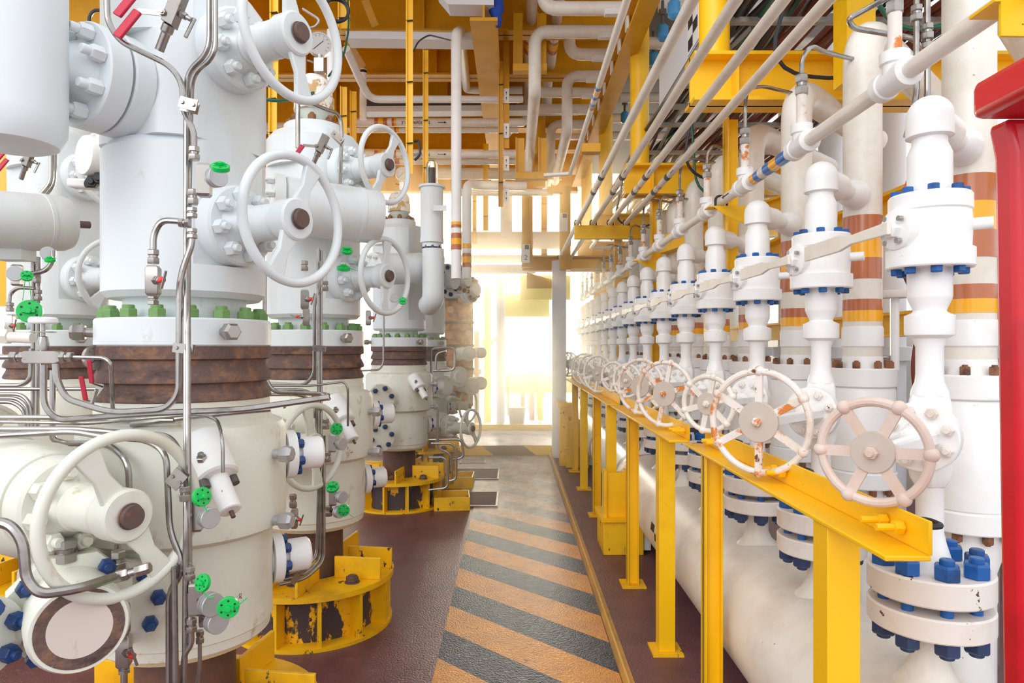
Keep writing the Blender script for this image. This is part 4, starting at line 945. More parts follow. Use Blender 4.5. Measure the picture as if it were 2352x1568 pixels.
# ---------------- yellow frames: beams and round columns on the right
def ibeam(mb, a, b_, h, w, tk=.02):
    a = Vector(a); b_ = Vector(b_); d = (b_-a)/2; c = (a+b_)/2; u = Vector((0, 0, 1)).cross(d).normalized()
    mb.obox(c, d, u*tk*.5, (0, 0, h/2)); mb.obox(c+Vector((0, 0, h/2-tk/2)), d, u*w/2, (0, 0, tk/2)); mb.obox(c-Vector((0, 0, h/2-tk/2)), d, u*w/2, (0, 0, tk/2)); return mb
frs = ['nearest', 'second', 'third', 'fourth']
for i, y in enumerate((4.0, 6.37, 8.72, 11.0)):
    t = thing('support_gantry', f'{frs[i]} yellow frame over the flowlines, I-beam with a round pillar on it', 'frame', (1.3, y, 3.0), 'yellow steel frames over the flowlines')
    bm_ = ibeam(MB(), (1.03, y, 3.15), (4.2, y, 3.15), .28, .22); 
    for x in (1.28, 1.9, 2.6): bm_.obox((x, y, 3.15), (.008, 0, 0), (0, .1, 0), (0, 0, .13))
    ob('beam', bm_, 'yellow', t)
    ob('round_pillar', MB().lathe([(.088, 0), (.088, 1.4), (.13, 1.6), (.13, 1.9)], (1.175, y, 3.29), (0, 0, 1), 32), 'yellow', t)
    ob('post', ibeam(MB(), (0, 0, 0), (0, 0, 0), .1, .1).box(0, 0, 0, 0, 0, 0) if False else MB().box(1.30, 1.40, y+.1, y+.12, .02, 3.0).box(1.30, 1.31, y+.06, y+.16, .02, 3.0).box(1.39, 1.40, y+.06, y+.16, .02, 3.0), 'yellow', t) if i != 0 else ob('hanger', MB().box(1.30, 1.38, y+.2, y+.22, 1.9, 3.0).box(1.30, 1.31, y+.15, y+.25, 1.9, 3.0), 'yellow', t)
    if i: ob('side_girder', ibeam(MB(), (1.4, y+.02, 2.55), (2.6, y-1.2, 2.85), .16, .14), 'yellow', t)
t = thing('steel_column', 'broad yellow column between the arching pipes at the top right', 'column', (2.0, 3.2, 0))
ob('shaft', MB().box(1.62, 1.76, 3.32, 3.46, 2.9, 4.2), 'yellow', t)
t = thing('steel_girder', 'yellow girder running back behind the thick banded pipes', 'girder', (2.1, 5, 2.35)); ob('beam', ibeam(MB(), (2.15, 1.6, 2.35), (2.15, 12, 2.35), .22, .18), 'yellow', t)
t = thing('steel_girder', 'lower yellow girder behind the thick banded pipes', 'girder', (2.4, 5, 1.6)); ob('beam', ibeam(MB(), (2.55, 2.2, 1.75), (2.55, 12, 1.75), .16, .14), 'yellow', t)
# white cable duct with checker plate
t = thing('cable_duct', 'long white cable duct with a checkered plate beside the yellow pillars', 'duct', (1.05, 5, 3.5))
ob('duct_side', MB().box(1.30, 1.31, 3.2, 6.1, 3.75, 4.1), 'panel', t)
ob('duct_bottom', MB().box(1.31, 1.37, 3.2, 6.1, 3.75, 3.76), 'dgrey', t)
ob('duct_side', MB().box(1.37, 1.38, 3.2, 6.1, 3.75, 4.1), 'panel', t)
sg = thing('check_plate', 'white plate with black squares and an 8 on the cable duct', 'sign', (1.295, 4.95, 3.76))
ob('plate', MB().box(1.292, 1.299, 4.78, 5.08, 3.76, 4.1), 'sign', sg)
ob('black_square', MB().box(1.289, 1.292, 4.80, 4.92, 3.86, 3.94).box(1.289, 1.292, 4.93, 5.05, 3.78, 3.86).box(1.289, 1.292, 4.93, 5.05, 3.94, 4.02), 'ink', sg)
text_mesh('digit', '8', 'ink', sg, (1.289, 4.98, 4.03), .06, (0, -1, 0), (0, 0, 1))
# cable trays with loose cables
for i, y in enumerate((3.3, 5.2, 7.4)):
    t = thing('cable_ladder', f'{frs[i]} grey cable ladder rung frame above the yellow beams', 'cable tray', (1.8, y, 3.55), 'cable ladder frames above the flowlines')
    for x in (1.25, 2.9): ob('side_rail', MB().box(x, x+.03, y-.8, y+1.0, 3.55, 3.65), 'grey', t)
    for q in range(4): ob('rung', MB().box(1.25, 2.9, y-.6+q*.45, y-.55+q*.45, 3.53, 3.56), 'grey', t)
cabs = []
for i in range(64):
    x = 1.3+(i*.0247); mm = ['cable', 'cable', 'gcable', 'cable', 'bcable', 'bcable', 'grey'][i % 7] if i < 22 else ['bcable', 'bcable', 'cable'][i % 3]
    P = []; 
    for j in range(8): P.append((x+rnd.uniform(-.09, .09), 2.6+j*1.1, 3.58+rnd.uniform(-.03, .08)+(i % 3)*.03))
    q = single('tray_cable', MB().tube(P, [.016, .02, .012][i % 3], .3, 8), mm, {'cable': 'black cable lying on the overhead cable ladder', 'gcable': 'green cable lying on the overhead cable ladder', 'bcable': 'brown-red cable lying on the overhead cable ladder', 'grey': 'grey cable lying on the overhead cable ladder'}[mm], 'cable', 'cables on the overhead ladder, ' + mm)
loops = [([(1.5, 3.6, 3.6), (1.35, 3.7, 3.1), (1.9, 3.75, 3.05), (2.5, 3.4, 3.4)], 'cable', 'drooping black cable loop left of the arched pipes'),
 ([(1.55, 2.9, 3.6), (1.9, 3.0, 3.18), (2.3, 3.1, 3.3), (2.9, 3.0, 3.6)], 'cable', 'drooping black cable near the steel tube bend at top right'),
 ([(1.4, 5.2, 3.6), (1.3, 5.3, 2.95), (1.75, 5.3, 2.85), (2.3, 5.1, 3.3)], 'cable', 'drooping black cable loop below the second yellow beam'),
 ([(1.45, 5.6, 3.6), (1.5, 5.6, 2.8), (2.0, 5.5, 2.9), (2.3, 5.4, 3.4)], 'gcable', 'drooping green cable loop below the second yellow beam'),
 ([(1.2, 7.4, 3.5), (1.1, 7.5, 2.95), (1.5, 7.5, 2.9), (1.9, 7.3, 3.3)], 'cable', 'drooping black cable loop above the farther channel'),
 ([(1.55, 3.1, 3.5), (1.75, 3.2, 3.05), (2.2, 3.2, 3.15), (2.4, 3.1, 3.5)], 'gcable', 'thin green cable drooping between the arched pipes')]
for P, mm, lb in loops: single('drooping_cable', MB().tube(P, .011, .35, 8), mm, lb, 'cable')
# black and orange hoses between the thick pipes
hs = [([(1.86, 2.9, 1.75), (1.78, 2.65, 1.6), (1.72, 2.4, 1.42), (1.66, 2.25, 1.30)], .024, 'black', 'thick black hose slanting down left of the nearest thick pipe'),
      ([(1.82, 2.9, 1.75), (1.74, 2.65, 1.57), (1.685, 2.42, 1.42), (1.63, 2.28, 1.30)], .012, 'orange', 'orange cable beside the thick slanting black hose'),
      ([(1.62, 2.8, 2.02), (1.66, 2.85, 2.28), (1.78, 2.9, 2.40), (2.1, 3.0, 2.45)], .018, 'black', 'black hose curving right behind the nearest elbow'),
      ([(1.60, 2.82, 2.02), (1.64, 2.87, 2.28), (1.76, 2.92, 2.42), (2.05, 3.02, 2.48)], .009, 'orange', 'orange cable curving with the black hose'),
      ([(1.95, 2.6, 2.2), (2.02, 2.6, 1.9), (2.04, 2.6, 1.6), (2.1, 2.55, 1.2)], .018, 'black', 'black hose hanging right of the nearest thick pipe'),
      ([(1.97, 2.62, 2.2), (2.0, 2.62, 1.9), (2.01, 2.62, 1.6), (2.05, 2.6, 1.2)], .010, 'orange', 'orange cable hanging right of the nearest thick pipe'),
      ([(2.05, 3.6, 2.0), (2.15, 3.6, 1.8), (2.1, 3.6, 1.5), (2.12, 3.6, 1.35)], .012, 'bcable', 'brown cable behind the second thick pipe')]
for P, r, mm, lb in hs: single('hose', MB().tube([Vector(p) for p in P], r, .2, 12), mm, lb, 'hose')
t = thing('rear_valve', 'chipped white round valve wheel between the two nearest thick pipes', 'valve', at(2055, 850, 3.3))
ob('round_knob', MB().lathe([(.07, 0), (.075, .01), (.075, .03), (.07, .035)], at(2055, 684, 3.3), (0, 0, 1), 28), 'spot', t)
ob('stem', MB().cyl(at(2055, 684, 3.3), at(2055, 850, 3.3), .02, 10), 'clean', t)
for P, lb in (([(1.34, 2.2, 2.80), (1.10, 2.25, 2.68), (1.13, 2.27, 2.66), (1.35, 2.3, 2.64), (1.52, 2.5, 2.64)], 'bright steel tube folded back sharply left of the top right nipple'), ([(1.31, 2.22, 2.95), (1.31, 2.22, 2.42), (1.31, 2.28, 2.3)], 'upright steel tube right of the top right nipple'), ([(1.345, 2.22, 2.95), (1.345, 2.22, 2.40), (1.345, 2.3, 2.3)], 'upright steel tube farther right of the top right nipple')):
    single('steel_tube', MB().tube([Vector(p) for p in P], .0095, .04, 10), 'steel', lb, 'tube', 'steel tubes at the top right')
for p, lb in (((1.31, 2.22, 2.66), 'hex fitting on the upright tube right of the top right nipple'), ((1.345, 2.22, 2.60), 'hex fitting on the farther upright tube at the top right'), ((1.345, 2.22, 2.54), 'lower hex fitting on the farther upright tube at the top right')): fitting(p, (0, 0, 1), .02, .05, lb)
# back row of pipes behind
for k in range(10):
    y = 3.2+k*.9; x = 2.75
    t = thing('rear_pipe', f'plain white upright pipe in the rear row, {ORDN[k]} from the right edge', 'pipe', (x, y, 0), 'rear row of upright pipes')
    ob('pipe_run', MB().lathe([(.11, 0), (.11, 1.5), (.16, 1.505), (.16, 1.6), (.11, 1.605), (.11, 4.2)], (x, y, 0), (0, 0, 1), 28), 'panel', t)
# bright white equipment wall beyond the rear row
structure('wall_right', MB().box(4.3, 4.4, 1.0, 13, 0, 1.9), 'panel')
for i, (y, z) in enumerate(((2.4, 2.05), (4.2, 1.2), (6.5, 1.9))):
    single('equipment_box', MB().box(3.3, 3.9, y+.4, y+1.3, z-.6, z+.1), 'panel', ['white box with sloped shade high behind the nearest elbow', 'white equipment box low behind the thick pipes', 'white equipment box behind the middle thick pipes'][i], 'box', bev=.02)
for i, (x, y, r, z) in enumerate([(1.92, 2.75, .012, 1.55), (1.98, 2.8, .012, 1.5), (1.75, 3.3, .012, 1.55), (2.05, 3.4, .015, 1.6)]):
    single('handrail_tube', MB().tube([(x, y, .3), (x, y, z), (x+.10, y+.02, z), (x+.10, y+.02, .3)], r, .04, 10), 'fit', ['small grey hoop left of the nearest thick pipe', 'small grey hoop behind the nearest slender riser', 'small grey hoop behind the second riser', 'small grey hoop behind the third riser'][i], 'rail')
# red frame at the right edge
t = thing('red_stand', 'red painted metal stand with a sloping top bar at the right edge', 'stand', (.80, 1.05, 0))
ob('top_bar', MB().box(.668, .78, .52, 1.0, 1.93, 1.985), 'red', t, bev=.012)
ob('upright', MB().prism([(.752, 0.0), (.95, .0), (.95, 1.932), (.712, 1.932), (.722, 1.88)], (0, .985, 0), (1, 0, 0), (0, 0, 1), (0, .045, 0)), 'red', t, bev=.01)
ob('ridge', MB().cyl((.80, .99, .02), (.80, .99, 1.8), .012, 14), 'red', t)
# ================================================================ CEILING STEEL AND OVERHEAD PIPES
structure('ceiling', MB().box(-7, 1.25, 3.6, 13.2, 5.25, 5.35), 'gold')
structure('ceiling', MB().box(1.25, 3.6, 4.3, 13.2, 4.95, 5.0), 'dgrey')  # dark deck added over the right side to block the white sky
ggr = 'yellow roof girders'
for i, (y, hb) in enumerate([(5.4, 4.85), (6.9, 4.75), (8.0, 4.75), (9.3, 4.55), (11.0, 4.75), (12.8, 4.5)]):
    t = thing('roof_girder', f'deep yellow roof girder crossing overhead, {ORDN[i]} from the camera', 'girder', (-2.5, y, hb), ggr)
    mb = MB().box(-6.5, 1.2, y-.008, y+.008, hb, 5.25).box(-6.5, 1.2, y-.11, y+.11, hb, hb+.02)
    ob('girder', mb, 'gold', t)
    for x in (-4, -2.4, -.9): ob('stiffener', MB().box(x-.008, x+.008, y-.10, y-.008, hb+.02, 5.25), 'gold', t)
t = thing('roof_girder', 'deep yellow girder running away from the camera over the walkway', 'girder', (-.2, 8, 4.3)); ob('girder', MB().box(-.38, -.14, 5.9, 12.8, 4.42, 4.45).box(-.27, -.25, 5.9, 12.8, 4.45, 5.25), 'gold', t)
t = thing('roof_girder', 'yellow girder running away along the right ends of the looping pipes', 'girder', (1.06, 8, 4.3)); ob('girder', MB().box(.98, 1.14, 4.6, 11.5, 4.30, 4.33).box(1.05, 1.07, 4.6, 11.5, 4.33, 4.50).box(.98, 1.14, 4.6, 11.5, 4.50, 4.52), 'gold', t)
def brace(a, b_, w, lb): single('diagonal_brace', MB().tube([a, b_], w, .01, 4), 'gold', lb, 'brace', 'diagonal roof braces', ang=20)
brace(at(838, 0, 6.6), at(862, 60, 6.7), .05, 'yellow diagonal brace at the top beside the vertical strut')
brace(at(800, 100, 7.0), at(830, 150, 7.6), .05, 'yellow diagonal brace behind the top wheel rim')
# thin uprights / struts
def strut(px, y0, y1, Y, w, lb, m='yellow'):
    a = at(px, y1, Y); b_ = at(px, y0, Y); s = w*Y/F/2
    t = thing('steel_strut', lb, 'strut', a, 'thin yellow vertical struts')
    ob('angle_bar', MB().box(a.x-s, a.x+s, Y-.005, Y+.005, a.z, b_.z).box(a.x-s, a.x-s+.008, Y-.03, Y+.03, a.z, b_.z), m, t)
    k = max(2, int((b_.z-a.z)/.38))
    for i in range(k): z = a.z+(i+.5)*(b_.z-a.z)/k; ob('cable_tie', MB().obox((a.x, Y, z), (s*1.02, 0, .003), (0, .031, 0), (0, 0, .0015)), 'black', t)
strut(941, -20, 400, 5.6, 15, 'tallest thin yellow strut left of the white standpipe')
strut(978, 115, 440, 6.6, 12, 'thin yellow strut with a clamp head right of the tallest one')
strut(631, -20, 190, 4.6, 17, 'thin yellow strut behind the top wheel, upper length')
strut(628, 190, 345, 4.6, 16, 'thin yellow strut between the first two wellheads, lower length')
strut(791, -20, 65, 5.4, 26, 'yellow strut with coiled cable at the top')
strut(790, 200, 470, 6.4, 14, 'yellow strut left of the labelled pipes')
strut(812, 210, 400, 7.2, 14, 'yellow strut just right of the one left of the labelled pipes')
strut(1150, 140, 475, 7.0, 11, 'yellow hanger channel carrying white arrow plates', 'gold')
strut(1116, 330, 530, 9.0, 12, 'yellow strut behind the banded standpipes')
t = thing('arrow_plate_column', 'yellow plate column with white arrow plates beside the hanger', 'column', at(1163, 480, 7.05))
a = at(1163, 400, 7.05); ob('plate_column', MB().box(a.x-.03, a.x+.03, 7.05, 7.06, at(0, 340, 7.05).z, at(0, 60, 7.05).z), 'gold', t)
for i, py in enumerate((220, 300, 375, 450)):
    t = thing('arrow_plate', f'white plate with black arrows on the yellow hanger, {ORDN[i]} from the top', 'sign', at(1163, py+17, 7.0), 'white arrow plates')
    c = at(1163, py, 7.03)
    ob('plate', MB().obox(c, (.028, 0, 0), (0, .003, 0), (0, 0, .075)), 'sign', t)
    for dz in (-.03, .025):
        ob('arrow', MB().prism([(-.002, -.018), (.002, -.018), (.002, .004), (.008, .004), (0, .02), (-.008, .004), (-.002, .004)], c+Vector((0, -.004, dz)), (1, 0, 0), (0, 0, 1), (0, -.001, 0)), 'ink', t)
strut(1250, 440, 612, 11.6, 14, 'yellow strut far behind the numbered column')
strut(1345, 425, 600, 11.2, 12, 'yellow strut right of the far small-plate column')
strut(1090, 430, 560, 10.5, 9, 'thin yellow strut between the banded standpipes and the opening')
# horizontal pipes centre-left
def opipe(pts, rpx, Yr, lb, m='tan', bend=.12, bands=(), name='overhead_pipe', g='white overhead pipes'):
    r = rpx*Yr/F
    P = [at(*p) for p in pts]
    t = thing(name, lb, 'pipe', sum(P, Vector())/len(P), g)
    ob('pipe_run', MB().tube(P, r, bend, 18), m, t)
    for (a, b_, mm) in bands:
        ob('colour_band', MB().ring(at(*a), at(*b_), r*1.02, r*.98, 24), mm, t)
    return t
opipe([(820, 281, 8.0), (1180, 281, 8.0), (1200, 281, 8.0), (1205, 276, 8.4)], 9.5, 8, 'white labelled pipe with brown and amber bands, upper one', bands=[((861, 281, 8), (870, 281, 8), 'brownband'), ((870, 281, 8), (881, 281, 8), 'yband'), ((881, 281, 8), (891, 281, 8), 'brownband'), ((901, 281, 8), (906, 281, 8), 'brownband'), ((906, 281, 8), (911, 281, 8), 'yband')])
opipe([(826, 298, 8.2), (1190, 298, 8.2)], 7, 8.2, 'thin white pipe just under the upper labelled pipe', bands=[((906, 298, 8.2), (911, 298, 8.2), 'brownband'), ((911, 298, 8.2), (917, 298, 8.2), 'yband')])
opipe([(820, 354, 8.0), (1190, 354, 8.0)], 9, 8, 'white labelled pipe, lower one', bands=[((861, 354, 8), (870, 354, 8), 'brownband'), ((870, 354, 8), (878, 354, 8), 'yband'), ((904, 354, 8), (911, 354, 8), 'brownband')])
opipe([(826, 371, 8.2), (1190, 371, 8.2)], 6.5, 8.2, 'thin white pipe just under the lower labelled pipe', bands=[((908, 371, 8.2), (918, 371, 8.2), 'brownband')])
opipe([(610, 290, 8.3), (700, 290, 8.3)], 9, 8.3, 'short white pipe seen between the first two wellheads, upper')
opipe([(610, 300, 8.5), (700, 305, 8.5)], 7, 8.5, 'short white pipe seen between the first two wellheads, lower')
for (py, r_) in ((281, 9.5), (354, 9)):
    c = at(921, py+4, 8.0-.062)
    t = thing('pipe_marking', f'black flow arrow and line number on the {"upper" if py < 300 else "lower"} labelled pipe', 'lettering', c, 'line numbers on the labelled pipes')
    text_mesh('line_number', '3"-G126F01-4N', 'ink', t, c+Vector((0, 0, -.0)), .052, (1, 0, 0), (0, 0, 1))
    a = at(1013, py, 8.0-.062)
    ob('arrow', MB().obox(a, (.04, 0, 0), (0, .001, 0), (0, 0, .003)).prism([(0, -.012), (.03, 0), (0, .012)], a+Vector((.035, 0, 0)), (1, 0, 0), (0, 0, 1), (0, -.001, 0)), 'ink', t)
opipe([(1048, 640, 6.2), (1048, 78, 6.2), (1058, 70, 6.5), (1072, 205, 8.4), (1090, 207, 8.4), (1200, 207, 8.4)], 12, 6.2, 'tall white standpipe with brown and amber bands, bent over at the top', 'clean', .1, bands=[((1048, 510, 6.2), (1048, 517, 6.2), 'yband'), ((1048, 517, 6.2), (1048, 524, 6.2), 'brownband'), ((1048, 536, 6.2), (1048, 548, 6.2), 'brownband'), ((1048, 548, 6.2), (1048, 562, 6.2), 'yband'), ((1048, 562, 6.2), (1048, 574, 6.2), 'brownband')])
opipe([(1072, 640, 7.2), (1072, 422, 7.2), (1095, 425, 7.4), (1210, 428, 7.4)], 10.5, 7.2, 'shorter white standpipe with bands, right of the tall one', 'clean', .1, bands=[((1072, 560, 7.2), (1072, 571, 7.2), 'yband'), ((1072, 582, 7.2), (1072, 590, 7.2), 'brownband'), ((1072, 590, 7.2), (1072, 604, 7.2), 'yband'), ((1072, 604, 7.2), (1072, 614, 7.2), 'brownband')])
opipe([(795, 112, 6.5), (832, 195, 7.0), (852, 228, 7.2), (1200, 228, 7.6)], 8.5, 7.2, 'white pipe slanting down then running right above the labels', 'clean', .1)
opipe([(762, 70, 5.6), (762, 190, 5.6)], 11, 5.6, 'short white upright pipe behind the big gauge', 'clean')
opipe([(834, 160, 7.4), (834, 275, 7.4)], 8, 7.4, 'white upright pipe with a black band left of the labels', 'clean', bands=[((834, 162, 7.4), (834, 168, 7.4), 'black')])
opipe([(1000, 398, 9.5), (1290, 400, 9.5)], 13, 9.5, 'beige horizontal pipe below the lower labelled pipe')
opipe([(1040, 442, 8.6), (1270, 442, 8.6)], 8, 8.6, 'white horizontal pipe crossing behind the hanger bottom')
opipe([(1040, 552, 11.5), (1310, 552, 11.5)], 20, 11.5, 'large white horizontal pipe far behind the standpipes', 'clean')
opipe([(1163, 450, 11.4), (1163, 545, 11.4)], 14, 11.4, 'large white vertical pipe joining the far horizontal pipe', 'clean')
opipe([(1040, 594, 12.2), (1310, 594, 12.2)], 9, 12.2, 'white horizontal pipe below the large far one', 'clean')
opipe([(1040, 618, 12.0), (1230, 618, 12.0)], 11, 12, 'lowest white horizontal pipe across the far opening', 'clean')
# looping pipes at centre right (constant height, equal spacing away from the camera)
HZ = 4.6; rz = .060
def loop(y, kind, lb, r=rz):
    xe = 1.02; zz = HZ
    t = thing('looping_pipe', lb, 'pipe', (.7, y, HZ), 'white looping pipes over the walkway')
    if kind == 'down2': P = [(xe, y, zz), (.20, y, zz), (.20, y, 4.03), (.20, 9.5, 4.03)]
    elif kind == 'down4': P = [(xe, y, zz), (.59, y, zz), (.59, y, 3.98), (.59, 9.8, 3.98)]
    elif kind == 'up1': P = [(xe, y, zz), (.26, y, zz), (.26, y, 5.2)]
    elif kind == 'up3': P = [(xe, y, zz), (.57, y, zz), (.57, y, 5.2)]
    elif kind == 'up5': P = [(xe, y, zz), (.24, y, zz), (.24, y, 5.0), (.24, y+.5, 5.0)]
    else: P = [(xe, y, zz), (.5, y, zz), (.5, y, 4.05), (.5, y+1.2, 4.05)]
    ob('pipe_run', MB().tube(P, r, .13, 20), 'tan', t)
    ob('shoe', MB().obox((.90, y-.03, zz-.05), (.10, 0, 0), (0, .035, 0), (0, 0, .028)).obox((1.0, y-.03, zz-.12), (.012, 0, 0), (0, .05, 0), (0, 0, .09)), 'clean', t, bev=.006)
for i, (y, kd) in enumerate([(6.05, 'up1'), (6.5, 'down2'), (7.0, 'up3'), (7.56, 'down4'), (8.05, 'up5'), (8.6, 'up5'), (9.2, 'x'), (9.65, 'x')]):
    loop(y, kd, f'white pipe looping from the right-hand girder, {ORDN[i]} from the top')
for i, (x, y0, y1) in enumerate([(.175, 5.2, 9.6), (.43, 5.2, 8.6)]):
    t = thing('overhead_pipe', ['white pipe with amber and brown bands receding just right of centre', 'white banded pipe receding behind the loops, right one'][i], 'pipe', (x, 7, 4.9), 'receding overhead pipes')
    ob('pipe_run', MB().tube([(x, y0, 4.9), (x, y1, 4.9), (x-.3 if i == 0 else x, y1+.1, 4.6)], .055, .1, 18), 'tan', t)
    for (a, b_, mm) in ((7.05, 7.12, 'yband'), (7.12, 7.18, 'brownband'), (7.3, 7.36, 'brownband'), (7.36, 7.5, 'yband'), (7.5, 7.6, 'brownband')): ob('colour_band', MB().ring((x, a, 4.9), (x, b_, 4.9), .056, .054, 24), mm, t)
# yellow cradles holding the receding pipes
def cradle(px0, px1, py, Y, lb, up=0):
    a = at(px0, py, Y); b_ = at(px1, py, Y)
    t = thing('pipe_cradle', lb, 'support', (a+b_)/2, 'yellow pipe cradles')
    ob('cross_bar', MB().box(a.x, b_.x, Y-.05, Y+.05, a.z-.04, a.z+.03), 'gold', t, bev=.003)
    for x in (a.x+.05, b_.x-.05): ob('hanger', MB().box(x-.045, x+.045, Y-.01, Y+.01, a.z+.03, a.z+.03+up).box(x-.045, x-.035, Y-.04, Y+.04, a.z+.03, a.z+.03+up), 'gold', t)
cradle(1183, 1258, 404, 6.9, 'yellow cradle hanging below the biggest receding pipe', .35)
cradle(1178, 1256, 157, 6.6, 'yellow cradle bar behind the second looping pipe', .5)
cradle(1335, 1378, 341, 5.6, 'small yellow bracket holding the slim banded pipe', .0)
cradle(1258, 1292, 436, 8.2, 'small yellow bracket at the centre below the loops', .0)
# cable trays, left ceiling
def ctray(pts, w, Y, lb):
    P = [at(*p) for p in pts]; t = thing('cable_tray', lb, 'cable tray', sum(P, Vector())/len(P), 'white cable trays')
    mbt = MB(); mc = MB()
    for a, b_ in zip(P, P[1:]):
        d = (b_-a); u = Vector((0, 1, 0))
        mbt.obox((a+b_)/2, d/2, (0, .10, 0), (0, 0, .004)); mbt.obox((a+b_)/2+Vector((0, -.10, .03)), d/2, (0, .004, 0), (0, 0, .035)); mbt.obox((a+b_)/2+Vector((0, .10, .03)), d/2, (0, .004, 0), (0, 0, .035))
    ob('tray', mbt, 'panel', t)
    for q in range(3):
        ob('cable', MB().tube([p+Vector((0, -.05+.05*q, .03+.02*q)) for p in P], .014, .03, 8), 'cable' if q != 1 else 'gcable', t)
ctray([(800, 98, 6.6), (1095, 102, 6.6), (1115, 86, 6.6), (1115, 40, 6.5)], .2, 6.6, 'white cable tray with black cables running across at the top')
ctray([(1005, -10, 6.0), (1032, 22, 6.0), (1135, 24, 6.0)], .2, 6.0, 'white cable tray corner at the very top')
ctray([(840, 262, 8.7), (1330, 258, 8.7)], .2, 8.7, 'long grey cable tray behind the vertical struts')
single('duct_panel', MB().obox(at(1010, 246, 8.9), (1.0, 0, 0), (0, .02, 0), (0, 0, .09)), 'dgrey', 'dark slotted duct behind the white pipes', 'duct')
single('cable_coil', MB().torus(at(772, 25, 5.2), (.2, -.9, .1), .09, .012, 40, 8).torus(at(775, 22, 5.18), (.25, -.9, .0), .085, .010, 40, 8), 'cable', 'coil of black cable hanging behind the top wheel', 'cable')
single('cable_loop', MB().tube([at(215, 75, 3.6), at(202, 45, 3.6), at(215, 22, 3.6), at(245, 25, 3.6), at(262, 45, 3.6)], .009, .08, 8), 'cable', 'small black cable loop at the top left', 'cable')
single('cable_run', MB().tube([at(798, -10, 5.3), at(802, 60, 5.3), at(790, 130, 5.2), at(755, 175, 5.0)], .008, .1, 8), 'gcable', 'green cable beside the cable coil', 'cable')
single('cable_run', MB().tube([at(950, 118, 5.6), at(960, 95, 5.5), at(985, 80, 5.6), at(1040, 94, 6.4)], .007, .1, 8), 'cable', 'black cable arching from the tallest strut', 'cable')
single('cable_run', MB().tube([at(605, 228, 3.6), at(640, 232, 3.6), at(700, 225, 3.8), at(740, 200, 4.0)], .009, .1, 8), 'gcable', 'dark cable stretched from the nearest wellhead to the top wheel', 'cable')
single('cable_run', MB().tube([at(950, 325, 5.5), at(962, 322, 5.5), at(966, 355, 5.5), at(952, 368, 5.5)], .011, .1, 8), 'cable', 'small black cable hoop right of the upper second wheel', 'cable')
single('wrapped_cloth', MB().lathe([(.03, 0), (.07, .08), (.055, .22), (.075, .35)], at(1140, 45, 6.0), (0, 0, 1), 9).lathe([(.02, 0), (.045, .06), (.03, .16)], at(1145, 62, 6.0), (-.2, 0, 1), 7), 'bluecloth', 'blue cloth tied around the fitting at the top', 'cloth', ang=60)
for i, (px, py, Y) in enumerate([(1522, 75, 6.0), (1548, 22, 5.3), (1500, 135, 7.0), (1435, 270, 8.4)]):
    t = thing('junction_box', f'small light-blue junction fitting behind the pillars, {ORDN[i]} one', 'fitting', at(px, py, Y), 'light blue junction fittings')
    c = at(px, py, Y); ob('housing', MB().lathe([(.03, -.07), (.05, -.05), (.05, .05), (.03, .07)], c, (0, 0, 1), 14), 'bjunc', t)
    ob('conduit', MB().cyl(c+Vector((0, 0, .07)), c+Vector((0, 0, .28)), .014, 10).lathe([(.035, .15), (.035, .2)], c, (0, 0, 1), 8), 'dgrey', t)
# side pipes behind the pillars in the upper centre
for k in range(6):
    y = 6.1+k*.75
    single('side_pipe', MB().tube([(1.3, y, 4.65), (3.2, y, 4.65)], .06, .01, 16), 'tan', f'white pipe crossing behind the yellow pillars at the top, {ORDN[k]} from the camera', 'pipe', 'pipes behind the yellow pillars')
# ================================================================ FAR END
for i, (px, py0, py1, Y, w, m) in enumerate([(1211, 440, 615, 9.6, 26, 'gold'), (1298, 430, 620, 9.6, 26, 'gold'), (1241, 180, 430, 8.9, 24, 'gold'), (1392, 30, 500, 8.7, 0, 'yellow')]):
    if not w: continue
    a = at(px, py1, Y); b_ = at(px, py0, Y); s = w*Y/F/2
    t = thing('steel_column', ['round yellow column with a 2 plate above the far opening', 'round yellow column with a small plate right of the far opening', 'yellow column behind the looping pipes'][i], 'column', a, 'far yellow columns')
    ob('shaft', MB().cyl(a, b_, s, 24), m, t)
    if i < 2:
        c = at(px-4, 582 if i == 0 else 510, Y-s-.01); ob('plate', MB().obox(c, (.06, 0, 0), (0, .003, 0), (0, 0, .13)), 'sign', t)
        ob('black_square', MB().obox(c+Vector((.02, -.005, .09)), (.03, 0, 0), (0, .001, 0), (0, 0, .03)), 'dgrey', t)
        if i == 0: text_mesh('digit', '2', 'ink', t, c+Vector((-.02, -.006, -.09)), .1, (1, 0, 0), (0, 0, 1))
t = thing('end_beam', 'yellow beam with gusset over the far right of the opening', 'beam', at(1260, 600, 10.2))
ob('beam', ibeam(MB(), at(1200, 606, 10.2), at(1420, 606, 10.2), .22, .2), 'gold', t)
ob('gusset', MB().prism([(0, 0), (.4, -.12), (.4, -.24), (0, -.24)], at(1210, 625, 10.1), (1, 0, 0), (0, 0, 1), (0, .02, 0)), 'gold', t)
t = thing('door_column', 'pale upright column at the right side of the far opening', 'column', at(1284, 1040, 9.6))
a = at(1284, 1040, 9.9); ob('shaft', MB().box(a.x-.10, a.x+.10, 9.85, 10.0, 0, 2.85), 'clean', t)
t = thing('end_cabinet', 'yellow rusty-edged steel box column at the end of the rail', 'box', at(1297, 1020, 9.3))
a = at(1300, 1020, 9.3); ob('cabinet', MB().box(a.x-.09, a.x+.12, 9.2, 9.4, 0, .80), 'wyellow', t); ob('cap_plate', MB().box(a.x-.12, a.x+.15, 9.15, 9.45, .80, .86), 'wyellow', t)
